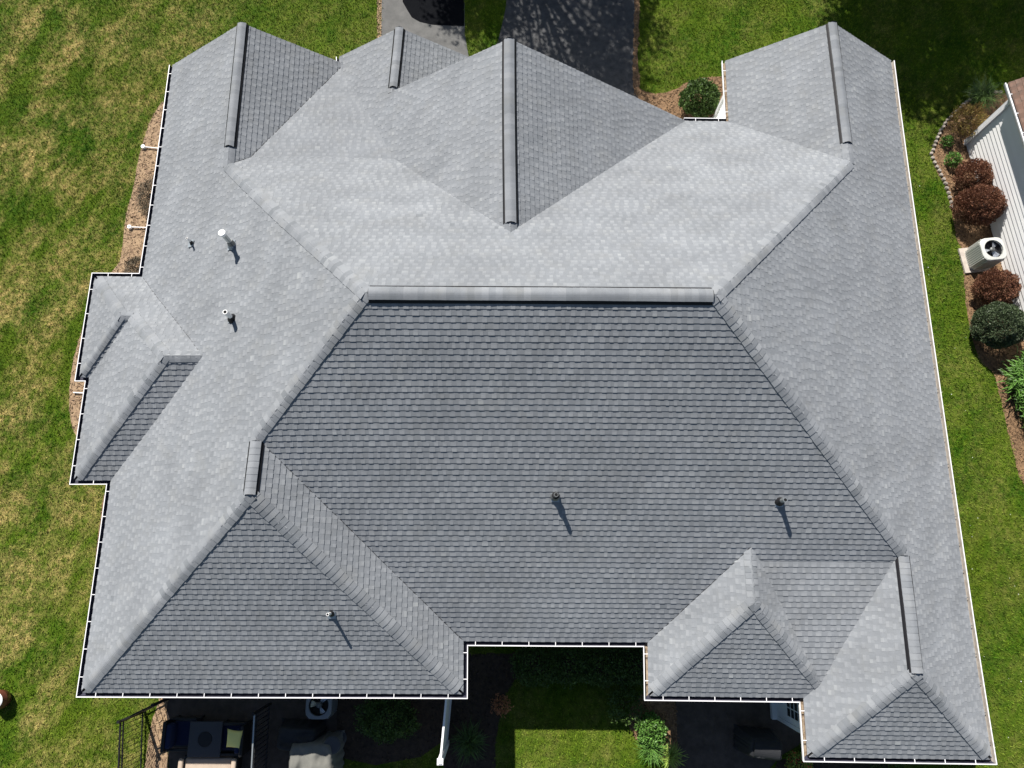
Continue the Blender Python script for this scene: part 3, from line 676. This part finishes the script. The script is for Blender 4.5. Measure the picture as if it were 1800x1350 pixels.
# ---------------------------------------------------------------- NEIGHBOUR HOUSE
nh=empty('neighbouring_house',(0,0,0),'neighbouring house with white lapped siding and a brown shingle roof at the right edge','house')
A=at(1697,248); Bq=at(1740,393); dS=(Bq-A).normalized(); nW=Vector((dS.y,-dS.x,0))   # wall runs south; exterior to the right (west)
EH=-.15; dN=-dS; dE=-nW
Lw=22; Bw=A+dS*Lw
mb=MB(); lap_wall(mb,A,Bw,GZ,EH-.05,board=.155)
nw2=A+dE*9
lap_wall(mb,nw2,A,GZ,EH-.05,board=.155)
mb.build('wall',M['siding'],nh)
cb=MB(); cb.box(A+dS*.045+Vector((0,0,(EH-.05-GZ)/2)),(.12,.12,EH-.05-GZ),axes=(dS,nW,Vector((0,0,1)))); 
cb.build('corner_board',M['whitetrim'],nh)
ov=.42; e0=at(1767,145,EH)-nW*.135; ov=(e0-A).dot(nW); e1=Bw+nW*ov+Vector((0,0,EH-GZ)); rise=.55; run=5
roof_slope([e0,e1,e1+dE*run+Vector((0,0,run*rise)),e0+dE*run+Vector((0,0,run*rise))],'nb',nh,M['brown_shingle'],M['deck'],warpit=False,wscale=1.4,expo=.15)
sf=MB(); sf.box((e0+e1)/2+dE*.3+Vector((0,0,-.09)),((e1-e0).length,.7,.02),axes=(dS,nW,Vector((0,0,1)))); sf.build('soffit',M['whitetrim'],nh)
gt=MB(); prof=[(0.0,-.02),(0.0,-.11),(.08,-.11),(.105,-.005),(.135,-.005),(.125,-.06),(.10,-.13),(-.01,-.13)]; ml=[1,1,1,0,0,0,0]
for j in range(len(prof)-1):
    p=lambda o,z,e: e+nW*o+Vector((0,0,z))
    gt.face([p(*prof[j],e0),p(*prof[j+1],e0),p(*prof[j+1],e1),p(*prof[j],e1)],ml[j])
gt.face([e0+nW*o+Vector((0,0,z)) for o,z in prof],0)
go=gt.build('gutter',[M['white'],M['gutter_debris']],nh)
for k in range(20):
    bb=MB(); bb.box(e0+dS*(.4+.65*k)+nW*.06+Vector((0,0,-.012)),(.024,.12,.012),axes=(dS,nW,Vector((0,0,1)))); bb.build('gutter_bracket',M['white'],go)
ds=MB(); q=A+dS*.13+nW*.06
ds.box(q+Vector((0,0,(EH-.3-GZ)/2)),(.08,.06,EH-.3-GZ),axes=(dS,nW,Vector((0,0,1))))
ds.build('downspout',M['white'],nh)
# window on the neighbour's side wall
wc=at(1790,560); t=(wc-A).dot(dS); wcn=A+dS*(t-.3)
wn_=MB(); Zv=Vector((0,0,1))
wn_.box(wcn+nW*.03+Zv*1.35,(1.0,.05,1.3),axes=(dS,nW,Zv)); wo=wn_.build('window',M['white'],nh)
pn=MB(); pn.box(wcn+nW*.06+Zv*1.35,(.84,.012,1.12),axes=(dS,nW,Zv)); pn.build('pane',M['glass'],wo)
mn=MB(); mn.box(wcn+nW*.068+Zv*1.35,(.84,.02,.04),axes=(dS,nW,Zv)); mn.build('sash_rail',M['white'],wo)
# ---------------------------------------------------------------- vegetation builders
def leafball(mb,c,rx,ry,rz,n,L,W,seed,m=0,clump=.35,up=.3,shell=.45,ms=None,tang=.45):
    r=rnd('leaf',seed); c=Vector(c)
    sd=Vector((r.uniform(0,50),r.uniform(0,50),r.uniform(0,50)))
    for i in range(n):
        z=r.uniform(-.55,1); a=r.uniform(0,6.2832); q=math.sqrt(max(0,1-z*z)); d=Vector((q*math.cos(a),q*math.sin(a),z))
        k=1+clump*mnoise.noise(d*2.6+sd)+.4*clump*mnoise.noise(d*7+sd)
        rad=k*(1-shell*r.random()**2.2)
        p=c+Vector((d.x*rx,d.y*ry,d.z*rz))*rad
        if p.z<GZ+.02: continue
        ax=(d+Vector((r.gauss(0,.5),r.gauss(0,.5),r.gauss(0,.5)+up))).normalized()
        if r.random()<tang: ax=(d.cross(Vector((r.gauss(0,1),r.gauss(0,1),r.gauss(0,1)))).normalized()+d*.35).normalized()
        sd2=ax.cross(Vector((r.gauss(0,1),r.gauss(0,1),r.gauss(0,1)))).normalized()
        l=L*r.uniform(.6,1.3); w_=W*r.uniform(.7,1.3); t=min(1,max(0,r.gauss(.5,.25)))
        mm=m if ms is None else (ms if r.random()<.12 else m)
        mb.face([p,p+ax*l*.5+sd2*w_,p+ax*l,p+ax*l*.5-sd2*w_],mm,t)
def shrub(px,py,rpx,h,n,L,W,mats,label,cat='shrub',name='shrub',asp=1.0,group=None,clump=.3,up=.3,pz=None,shell=.45,flowers=0,tang=.45):
    """px,py: where the crown centre shows"""
    zc=GZ+h*.55; p=at(px,py,zc); R=rpx/CAMF*(18-zc)*1.02
    root=empty(name,(p.x,p.y,GZ),label,cat,group)
    mb=MB(); leafball(mb,(0,0,0),R,R*asp,h*.5,n,L,W,label,clump=clump,up=up,shell=shell,ms=(1 if flowers else None),tang=tang)
    mb2=MB()
    for q in mb.v: mb2.v.append((q[0],q[1],q[2]+h*.52))
    mb2.f=mb.f;mb2.m=mb.m;mb2.t=mb.t
    fo=mb2.build('foliage',mats,root)
    st=MB(); r=rnd('st',label)
    for i in range(7):
        a=r.uniform(0,6.28); q=R*r.uniform(.25,.6); st.tube([(0.03*math.cos(a),.03*math.sin(a),0),(q*.5*math.cos(a),q*.5*math.sin(a),h*.4),(q*math.cos(a),q*math.sin(a),h*.75)],[.018,.012,.006],6)
    st.build('stem',M['bark'],root)
    return root
# leafball rejects points under the ground of the world, so keep crowns local
_leafball=leafball
def leafball(mb,c,rx,ry,rz,n,L,W,seed,**k):
    global GZ
    g=GZ; GZ=-99
    try: _leafball(mb,c,rx,ry,rz,n,L,W,seed,**k)
    finally: GZ=g
def spiky(px,py,R,h,n,W,mt,label,cat='plant',name='grass_clump',group=None):
    p=at(px,py); root=empty(name,p,label,cat,group); mb=MB(); r=rnd('sp',label)
    for i in range(n):
        a=r.uniform(0,6.283); d=Vector((math.cos(a),math.sin(a),0)); s=Vector((-d.y,d.x,0)); b=Vector((r.gauss(0,R*.16),r.gauss(0,R*.16),0)); l=R*r.uniform(.5,1.1); hh=h*r.uniform(.6,1.1); w_=W*r.uniform(.6,1.2); t=min(1,max(0,r.gauss(.5,.25)))
        P=[b+d*(l*u)+Vector((0,0,hh*(1-(1-u*1.35)**2)*1.0)) for u in(0,.3,.6,.85,1)]; ww=[.6,1,.8,.5,.05]
        for j in range(4): mb.face([P[j]-s*w_*ww[j],P[j]+s*w_*ww[j],P[j+1]+s*w_*ww[j+1],P[j+1]-s*w_*ww[j+1]],0,t)
    mb.build('foliage',mt,root); return root
# right bed
shrub(1712,311,31,.95,14000,.05,.011,[M['leaf_red']],'smaller maroon barberry shrub behind the larger one, against white siding','shrub','barberry_shrub',clump=.27,up=.8,tang=.15)
shrub(1722,360,42,1.15,24000,.052,.011,[M['leaf_red']],'largest maroon barberry shrub, between the smaller one and the air conditioner','shrub','barberry_shrub',clump=.22,up=.8,asp=.86,tang=.15)
shrub(1752,505,38,.95,18000,.05,.011,[M['leaf_red']],'maroon barberry shrub between the air conditioner and the round green shrub','shrub','barberry_shrub',clump=.25,up=.7,asp=.8,tang=.15)
shrub(1757,571,44,1.2,26000,.04,.016,[M['leaf_dark'],M['leaf_gold']],'round clipped dark green shrub below the maroon barberry at the right','shrub','boxwood_shrub',asp=.92,clump=.14,flowers=0,shell=.3)
shrub(1702,212,31,.9,3600,.075,.010,[M['leaf_gold']],'olive and gold spiky shrub at the shaded corner of the white neighbouring house','shrub','golden_shrub',clump=.4,up=.6)
spiky(1714,180,.6,.6,420,.009,M['leaf_green'],'dark green grass clump in tree shade at the top of the stone-edged bed','ornamental grass')
shrub(1665,248,9,.3,500,.07,.013,[M['leaf_bright']],'small bright green plant near the stone edging, higher of two','plant','bedding_plant',clump=.5)
shrub(1676,281,12,.38,800,.08,.014,[M['leaf_bright']],'small bright green plant in sunlit mulch, lower of two','plant','bedding_plant',clump=.5)
for i,(px,py,Rr) in enumerate(((1788,668,.62),(1800,712,.7),(1776,652,.45),(1805,680,.65),(1795,745,.4))):
    pass
lp=at(1795,695); root=empty('leafy_perennial',lp,'big mass of long glossy bright green leaves at the right edge','plant'); mb=MB(); r=rnd('lily')
for cx,cy,RR in ((-.3,.35,.6),(.15,.1,.7),(.05,-.4,.6),(.3,.6,.65),(-.1,.0,.55),(.35,-.65,.6),(-.05,.75,.5),(.1,-.9,.45)):
    for i in range(190):
        a=r.uniform(0,6.283); d=Vector((math.cos(a),math.sin(a),0)); s=Vector((-d.y,d.x,0)); b=Vector((cx+r.gauss(0,.13),cy+r.gauss(0,.13),r.uniform(0,.3))); l=RR*r.uniform(.4,1.0); hh=.5*r.uniform(.5,1.1); w_=.019*r.uniform(.6,1.2); t=min(1,max(0,r.gauss(.5,.25)))
        Pq=[b+d*(l*u)+Vector((0,0,hh*(1-(1-u*1.4)**2))) for u in(0,.3,.6,.85,1)]; ww=[.5,1,.9,.6,.05]
        for j in range(4): mb.face([Pq[j]-s*w_*ww[j],Pq[j]+s*w_*ww[j],Pq[j+1]+s*w_*ww[j+1],Pq[j+1]-s*w_*ww[j+1]],0,t)
mb.build('foliage',M['leaf_bright'],root)
# other plants
shrub(1230,172,35,1.0,8000,.075,.024,[M['leaf_green']],'round glossy green shrub in the mulch bed by the inner white wall','shrub','green_shrub',clump=.3)
shrub(262,345,18,.5,2600,.09,.007,[M['leaf_dry']],'long dry brown-grey shrub half under the left gutter','shrub','dry_shrub',asp=2.1,clump=.35)
shrub(240,470,19,.45,1800,.08,.008,[M['leaf_dry']],'small dry dark shrub above the corner of the left bay','shrub','dry_shrub',clump=.4)
shrub(682,1262,44,.8,7000,.06,.02,[M['leaf_green']],'dark green shrub in deep shade between the air conditioner and white fence','shrub','green_shrub',clump=.4,asp=.7)
shrub(880,1240,13,.5,520,.06,.018,[M['leaf_coral']],'small coral-leaved shrub in the courtyard bed','shrub','coral_shrub',clump=.7)
for i,px in enumerate((945,1000,1058,1108)):
    shrub(px,1168,40,.75,4200,.06,.02,[M['leaf_green']],['leftmost','second from left','third from left','rightmost'][i]+' low shrub of the shaded row under the courtyard gutter','shrub','green_shrub',clump=.35,asp=.75,group='low shrubs under the courtyard gutter')
spiky(826,1300,.5,.45,260,.009,M['leaf_green'],'dark strappy plant in shade beside the white fence','strappy plant','strappy_plant')
shrub(1143,1282,21,.5,2300,.06,.022,[M['leaf_bright']],'bright green shrub at the corner of the sunlit courtyard lawn','shrub','green_shrub',clump=.45)
spiky(1142,1312,.42,.4,200,.010,M['leaf_bright'],'strappy variegated plant just below the bright courtyard shrub','strappy plant','strappy_plant')
spiky(1176,1326,.36,.35,170,.010,M['leaf_lime'],'lime green strappy plant at the edge of the dark patio','strappy plant','strappy_plant')
shrub(1100,1240,26,.5,1500,.06,.016,[M['leaf_green']],'shaded green plant left of the bright courtyard shrub','plant','green_plant',clump=.5)
shrub(1406,1347,19,.5,1500,.05,.018,[M['leaf_lime'],M['petal']],'lime green plant with red flowers below the white gutter corner','plant','flowering_plant',clump=.35,flowers=1)
shrub(1560,1346,26,.4,1200,.05,.018,[M['leaf_green']],'dark plant under the lowest right gutter','plant','green_plant',clump=.4)
# edging stones
st_pts=[(1758,163),(1738,164),(1722,166),(1706,176),(1690,187),(1678,198),(1666,209),(1658,222),(1650,236),(1644,250),(1639,262),(1636,273),(1641,284),(1646,294),(1652,303),(1656,312),(1660,322),(1664,332),(1668,345),(1671,358),(1673,372)]
W_=[at(*p) for p in st_pts]; proto=None; acc=0; k=0
for i in range(len(W_)-1):
    a,b=W_[i],W_[i+1]; L=(b-a).length; s=acc
    while s<L:
        p=a.lerp(b,s/L); r=rnd('stone',k); ang=math.atan2((b-a).y,(b-a).x)
        if proto is None or k%5==0:
            mb=MB(); n=7
            top=[(math.cos(2*math.pi*j/n)*.072*r.uniform(.8,1.1),math.sin(2*math.pi*j/n)*.055*r.uniform(.8,1.1)) for j in range(n)]
            lo=[(x*1.12,y*1.12,0) for x,y in top]; md=[(x*1.1,y*1.1,.05) for x,y in top]; hi=[(x*.8,y*.8,.082+r.uniform(-.01,.01)) for x,y in top]
            for A_,B_ in((lo,md),(md,hi)):
                for j in range(n): mb.face([A_[j],A_[(j+1)%n],B_[(j+1)%n],B_[j]],0,r.random())
            mb.face(hi,0,r.random()); o=mb.build('edging_stone',M['stone']); proto=o
        else:
            o=proto.copy(); COL.objects.link(o)
        o.location=(p.x+r.uniform(-.015,.015),p.y+r.uniform(-.015,.015),GZ); o.rotation_euler=(r.uniform(-.08,.08),r.uniform(-.08,.08),ang+r.uniform(-.3,.3))
        shade=p.y>at(1650,235).y
        tag(o,'small stone of the shaded stretch of edging round the right bed' if shade else 'small pale stone of the sunlit stretch of edging round the right bed','stone','edging stones round the right bed'+(' in shade' if shade else ' in sun'))
        k+=1; s+=.165
    acc=s-L
# ---------------------------------------------------------------- air conditioners
def ac(pxc,pyc,size,h,rz,bm,label):
    zt=GZ+.07+h; p=at(pxc,pyc,zt); root=empty('air_conditioner',(p.x,p.y,GZ+.07),label,'air conditioner',None,rz)
    s=size/2; cr=.19; 
    def ring(k,z,e=0):
        P=[]; 
        for cx,cy,a0 in((1,1,0),(-1,1,90),(-1,-1,180),(1,-1,270)):
            for j in range(4):
                a=math.radians(a0+j*30); P.append(Vector((cx*(s*k-cr)+math.cos(a)*cr,cy*(s*k-cr)+math.sin(a)*cr,z)))
        return P
    mb=MB()
    n=16; zs=[0,.05,h-.06]
    R=[ring(1,0),ring(1,.05),ring(.985,.05),ring(.985,h-.06),ring(1.02,h-.06),ring(1.03,h-.02),ring(.98,h)]
    for A_,B_ in zip(R[:-1],R[1:]):
        for j in range(n): mb.face([A_[j],A_[(j+1)%n],B_[(j+1)%n],B_[j]])
    # vertical ribs
    for sx,sy in((1,0),(-1,0),(0,1),(0,-1)):
        for k in range(-4,5):
            q=k*size*.092
            c_=Vector((sx*s*.99+(q if sx==0 else 0),sy*s*.99+(q if sy==0 else 0),h/2))
            mb.box(c_,((.02 if sx==0 else .03),(.02 if sy==0 else .03),h-.13))
    body=mb.build('body',bm,root)
    # top panel with a round hole
    tp=MB(); o=ring(.98,h); rh=s*.80; q=48
    hole=[Vector((math.cos(2*math.pi*(j/n+1/32))*rh,math.sin(2*math.pi*(j/n+1/32))*rh,h+.008)) for j in range(n)]
    for j in range(n): tp.face([o[j],o[(j+1)%n],hole[(j+1)%n],hole[j]])
    for j in range(n): tp.face([hole[j],hole[(j+1)%n],hole[(j+1)%n]-Vector((0,0,.07)),hole[j]-Vector((0,0,.07))])
    tp.build('top_panel',bm,root)
    cv=MB(); cv.tube([(0,0,h-.22),(0,0,h-.20)],rh*.99,24); cv.tube([(0,0,h-.2),(0,0,h-.06)],rh*.99,24,cap=False); cv.build('fan_well',M['ac_dark'],root)
    fn=MB()
    for k in range(3):
        a0=k*2.094+.6
        for j in range(4):
            a1,a2=a0+j*.18,a0+(j+1)*.18; z1,z2=h-.13+j*.016,h-.13+(j+1)*.016
            fn.face([(math.cos(a1)*.07,math.sin(a1)*.07,z1),(math.cos(a1)*rh*.9,math.sin(a1)*rh*.9,z1),(math.cos(a2)*rh*.9,math.sin(a2)*rh*.9,z2),(math.cos(a2)*.07,math.sin(a2)*.07,z2)])
    f=fn.build('fan',M['blade'],root)
    hb=MB(); hb.tube([(0,0,h-.16),(0,0,h-.04),(0,0,h-.02)],[.075,.075,.04],16); hb.build('motor_hub',M['greymetal'],f)
    gr=MB()
    for k in range(1,7):
        rr=rh*k/6.6; gr.tube([(rr*math.cos(a*.2618),rr*math.sin(a*.2618),h+.012) for a in range(25)],.0022,4,cap=False)
    for k in range(8):
        a=k*.785; gr.tube([(.05*math.cos(a),.05*math.sin(a),h+.016),(rh*math.cos(a),rh*math.sin(a),h+.012)],.0028,4)
    gr.build('grille',M['black'],root)
    pad=MB(); ca,sa=math.cos(rz),math.sin(rz)
    pd=MB(); pd.box((0,0,.035),(size+.08,size+.12,.07)); po=pd.build('concrete_pad',M['concrete_pale']); po.location=(p.x-.10*ca,p.y-.10*sa,GZ+.004); po.rotation_euler=(0,0,rz)
    return root,po
rzN=math.atan2(dS.y,dS.x)+math.pi/2
r_,po=ac(1747,437,.72,.78,rzN,M['ac'],'pale grey air conditioner on a pad beside the white neighbouring wall')
tag(po,'pale concrete pad under the sunlit air conditioner','pad')
r_,po=ac(560,1240,.66,.72,0,M['ac2'],'air conditioner in shade half hidden under the lower left gutter')
po.scale=(.9,.86,1)
tag(po,'concrete pad under the shaded air conditioner below the left gutter','pad')
# ---------------------------------------------------------------- fences and garden things
def metal_fence(pts,h,label,pick=0.115,rail='black'):
    root=empty('metal_fence',pts[0],label,'fence'); base=pts[0]
    P=[p-base for p in pts]; po=[]
    for i in range(len(P)-1):
        a,b=P[i],P[i+1]; L=(b-a).length; ns=max(1,int(round(L/1.8)))
        for k in range(ns+(1 if i==len(P)-2 else 0)):
            q=a.lerp(b,k/ns); mb=MB(); mb.box(q+Vector((0,0,h/2+.04)),(.055,.055,h+.08)); mb.box(q+Vector((0,0,h+.09)),(.07,.07,.02)); mb.build('fence_post',M['black'],root)
    rl=MB(); pk=MB()
    for i in range(len(P)-1):
        a,b=P[i],P[i+1]; L=(b-a).length
        rl.bar(a+Vector((0,0,h-.02)),b+Vector((0,0,h-.02)),.034,.035,m=1)
        for z in(.12,h-.17): rl.bar(a+Vector((0,0,z)),b+Vector((0,0,z)),.028,.03)
        n=int(L/pick)
        for k in range(1,n): q=a.lerp(b,k/n); pk.box(q+Vector((0,0,h/2)),(.011,.011,h-.06))
    rl.build('fence_rail',[M['black'],M[rail]],root); pk.build('fence_picket',M['black'],root)
hF=1.25
def top_at(px,py): q=at(px,py,GZ+hF); q.z=GZ; return q
metal_fence([top_at(205,1420),top_at(211,1268),top_at(271,1238)],hF,'black metal picket fence at the lower left corner, turning to the house')
metal_fence([top_at(438,1420),top_at(447,1254)],hF,'black metal picket fence crossing the dark patio right of the yellow pillow',rail='galv')  # pale top rail: sunlight on a black rail, put into its colour
# white privacy fence
hW=1.85
def wt(px,py): q=at(px,py,GZ+hW); q.z=GZ; return q
a=wt(787,1200); b=wt(774,1338); rt=empty('white_fence',b,'white vinyl privacy fence end coming out from under the left gutter corner','fence')
A_=a-b; B_=Vector((0,0,0)); mb=MB(); dd=(A_-B_).normalized(); L=(A_-B_).length
nb=int(L/.15)
for k in range(nb):
    c_=B_+dd*(.08+.15*k+.07); mb.box(c_+Vector((0,0,hW/2)),(.142,.022,hW-.18),axes=(dd,Vector((-dd.y,dd.x,0)),Zv))
mb.build('fence_panel',M['white'],rt)
mb=MB(); 
for z in(.12,hW-.05): mb.bar(B_+Zv*z,A_+Zv*z,.05,.10)
mb.build('fence_rail',M['white'],rt)
for q in(B_,B_+dd*1.9):
    mb=MB(); mb.box(q+Zv*(hW/2+.02),(.12,.12,hW+.04)); mb.box(q+Zv*(hW+.05),(.15,.15,.025)); mb.box(q+Zv*(hW+.075),(.09,.09,.03)); mb.build('fence_post',M['white'],rt)
def bev(o,w_,seg=3,sub=0):
    m=o.modifiers.new('bevel','BEVEL'); m.width=w_; m.segments=seg; m.limit_method='ANGLE'
    for p in o.data.polygons: p.use_smooth=True
    return o
def weld(mb):
    """share vertices of a box built face by face"""
    d={}; nv=[]; mp=[]
    for q in mb.v:
        k=(round(q[0],4),round(q[1],4),round(q[2],4))
        if k not in d: d[k]=len(nv); nv.append(q)
        mp.append(d[k])
    mb.v=nv; mb.f=[tuple(mp[i] for i in f) for f in mb.f]; return mb
def rbox(name,c_,d_,mt,parent,w_=.03,rz=0):
    mb=MB(); mb.box(c_,d_,rz); weld(mb); return bev(mb.build(name,mt,parent),w_)
# patio armchairs, fire table, sofa
def armchair(px,py,rz,label,cushion,loc=None):
    p=at(px,py,GZ+.45); rt=empty('patio_armchair',(p.x,p.y,GZ),label,'armchair',None,rz)
    rbox('seat_frame',(0,0,.22),(.74,.74,.12),M['black'],rt,.02); rbox('seat_cushion',(.02,0,.37),(.62,.6,.15),cushion,rt,.05)
    rbox('backrest',(-.36,0,.55),(.09,.74,.55),M['black'],rt,.03); rbox('back_cushion',(-.25,0,.60),(.14,.6,.40),cushion,rt,.05)
    for s in(-1,1): rbox('armrest',(0,s*.37,.54),(.72,.07,.05),M['black'],rt,.015)
    for sx in(-1,1):
        for sy in(-1,1): rbox('leg',(sx*.33,sy*.35,.08),(.05,.05,.16),M['black'],rt,.01)
    return p
armchair(322,1290,0,'navy cushioned patio armchair left of the dark fire table',M['navy'])
pc=armchair(409,1298,math.pi,'navy cushioned patio armchair holding the yellow pillow',M['navy'])
# pillow
pl=MB(); n=12
def pil(i,j,s):
    x=-1+2*i/n; y=-1+2*j/n; e=(1-x*x)*(1-y*y); pinch=1-.10*(1-abs(x)**2)*(abs(y)**3)-.0; pinch2=1-.10*(1-abs(y)**2)*(abs(x)**3)
    return (x*.23*pinch2,y*.23*pinch,s*.085*e**.45)
for i in range(n):
    for j in range(n):
        for s in(1,-1): pl.face([pil(a_,b_,s) for a_,b_ in ((i,j),(i+1,j),(i+1,j+1),(i,j+1))][::s])
weld(pl); po=pl.build('pillow',M['yellow'],smooth=True); q=at(412,1299,GZ+.76); po.location=q; po.rotation_euler=(.12,-.25,-.06)
tag(po,'square yellow pillow on the navy armchair','pillow')
p=at(360,1300,GZ+.6); rt=empty('fire_table',(p.x,p.y,GZ),'square dark fire table between the two navy armchairs','table')
rbox('table_base',(0,0,.27),(.66,.66,.54),M['slate'],rt,.02); rbox('table_top',(0,0,.57),(.86,.86,.05),M['slate'],rt,.012)
mb=MB(); mb.tube([(0,0,.596),(0,0,.612)],[.19,.18],28); mb.build('burner_cover',M['black'],rt)
p=at(362,1352,GZ+.62); rt=empty('patio_sofa',(p.x,p.y-.15,GZ),'beige cushioned patio sofa cut by the bottom edge below the fire table','sofa')
rbox('frame',(0,0,.2),(1.45,.8,.3),M['black'],rt,.03)
rbox('backrest',(0,-.36,.58),(1.42,.10,.46),M['black'],rt,.04)
rbox('seat_cushion',(0,.05,.42),(1.24,.66,.16),M['beige'],rt,.05); rbox('back_cushion',(0,-.22,.64),(1.2,.18,.42),M['beige'],rt,.07)
for s in(-1,1): rbox('armrest',(s*.69,0,.56),(.13,.78,.10),M['beige'],rt,.045)
# covers
def cover(px,py,dx,dy,h,mt,label,name,seed,rz=0,zt=None,lump=.06):
    p=at(px,py,GZ+h); mb=MB(); nx,ny=40,30; r=rnd(seed); sd=Vector((r.uniform(0,50),)*3)
    def g_(i,j):
        x=-1+2*i/nx; y=-1+2*j/ny
        e=max(abs(x),abs(y)); rr=(abs(x)**6+abs(y)**6)**(1/6)
        t=min(1,max(0,(rr-.72)/.28)); z=h*(1-t**2.2*.985)
        fold=1+.035*math.sin(math.atan2(y,x)*17+3*mnoise.noise(Vector((x*2,y*2,0))+sd))*t
        z+=lump*mnoise.noise(Vector((x*2.2,y*2.2,3))+sd)*(1-t)+.035*abs(mnoise.noise(Vector((x*5,y*2,9))+sd))*(1-t)
        return (x*dx/2*fold,y*dy/2*fold,max(0,z))
    for i in range(nx):
        for j in range(ny): mb.face([g_(i,j),g_(i+1,j),g_(i+1,j+1),g_(i,j+1)])
    weld(mb); o=mb.build(name,mt,smooth=True); o.location=(p.x,p.y,GZ+.02); o.rotation_euler=(0,0,rz); return o
tag(cover(545,1345,1.35,1.2,.85,M['greyfab'],'','covered_furniture',11,rz=.05,lump=.12),'grey fabric cover over a heap of patio furniture at the bottom edge','furniture cover')
tag(cover(520,1300,1.2,.7,.7,M['blackfab'],'','covered_bench',12,rz=-.05,lump=.1),'black covered bench in shade behind the grey cover','furniture cover')
q=at(584,1310,GZ+.8); mb=MB(); mb.tube([q-Zv*.04,q+Zv*.01,q+Zv*.03],[.20,.22,.18],24); mb.tube([(q.x,q.y,GZ+.01),q-Zv*.04],.03,8); mb.tube([(q.x,q.y,GZ+.01),(q.x,q.y,GZ+.05)],[.2,.16],20)
tag(mb.build('side_table',M['slate']),'small round dark side table right of the covered furniture','table')
gq=at(1346,1316,GZ+1.0); rt=empty('covered_grill',(gq.x,gq.y,GZ),'barbecue grill under a black fitted cover on the right patio','grill')
o=cover(1346,1316,1.05,.62,1.05,M['blackfab'],'','grill_cover',14,rz=-.12,lump=.04); o.name='cover'; o.parent=rt; o.location=(0,0,.01)
lid=MB(); n=14
for i in range(n):
    a1,a2=math.pi*i/n,math.pi*(i+1)/n
    lid.face([(-.33,.24*math.cos(a1),1.0+.16*math.sin(a1)),(.33,.24*math.cos(a1),1.0+.16*math.sin(a1)),(.33,.24*math.cos(a2),1.0+.16*math.sin(a2)),(-.33,.24*math.cos(a2),1.0+.16*math.sin(a2))])
for s in(-1,1): lid.face([(s*.33,.24*math.cos(math.pi*i/n),1.0+.16*math.sin(math.pi*i/n)) for i in range(n+1)])
l_=lid.build('lid',M['blackfab'],rt); l_.rotation_euler=(0,0,-.12)
# lidded pot at the left edge
q=at(-6,1232,GZ+.4); rt=empty('lidded_pot',(q.x-.05,q.y,GZ),'brown glazed pot with a white lid at the left edge of the lawn','pot')
mb=MB(); mb.tube([(0,0,0),(0,0,.12),(0,0,.28),(0,0,.38)],[.17,.24,.26,.21],28); bev(mb.build('pot',M['terracotta'],rt,smooth=True),.005)
mb=MB(); mb.tube([(0,0,.38),(0,0,.41),(0,0,.44)],[.2,.21,.16],28); mb.build('lid',M['pvc'],rt)
# ---------------------------------------------------------------- trees north of the lot (their shade falls into view)
def tree(x,y,hc,R,n,label,seed,Lf=.17):
    root=empty('shade_tree',(x,y,GZ),label,'tree'); r=rnd('tree',seed); tk=MB()
    tk.tube([(0,0,0),(.05,.02,hc*.3),(.0,.1,hc*.6),(.1,0,hc*.95)],[.30,.24,.19,.10],12)
    cl=[]
    for i in range(44):
        a=i*2.4; z=r.uniform(-.75,.95); q=math.sqrt(1-z*z)*R*r.uniform(.55,.92); c_=Vector((q*math.cos(a),q*math.sin(a),hc+z*R*.75)); cl.append(c_)
        s=Vector((0,0,hc*r.uniform(.4,.8))); md=s.lerp(c_,.5)+Vector((0,0,.3)); tk.tube([s,md,c_],[.09,.055,.02],6)
    tk.build('trunk',M['bark'],root)
    lf=MB()
    for i,c_ in enumerate(cl):
        rr=R*r.uniform(.28,.42)
        for k in range(n//44):
            z=r.uniform(-1,1); a=r.uniform(0,6.283); q=math.sqrt(1-z*z); u=r.random()**.45
            p=c_+Vector((q*math.cos(a),q*math.sin(a),z*.7))*rr*u
            ax=Vector((r.gauss(0,1),r.gauss(0,1),r.gauss(0,.5))).normalized(); sd=ax.cross(Vector((r.gauss(0,1),r.gauss(0,1),r.gauss(0,1)))).normalized(); l=Lf*r.uniform(.6,1.3)
            lf.face([p,p+ax*l*.5+sd*l*.32,p+ax*l,p+ax*l*.5-sd*l*.32],0,r.random())
    lf.build('crown',M['tree_leaf'],root)
tree(-1.6,25.1,7.2,3.65,21000,'leafy street tree by the driveways beyond the top edge of the photo',1)
tree(11.9,26.1,7.4,4.5,60000,'large leafy tree beyond the top right corner of the photo',2)
tree(17.0,27.0,7.0,3.8,42000,'leafy tree beyond the top right corner, farther east than the large one',3)
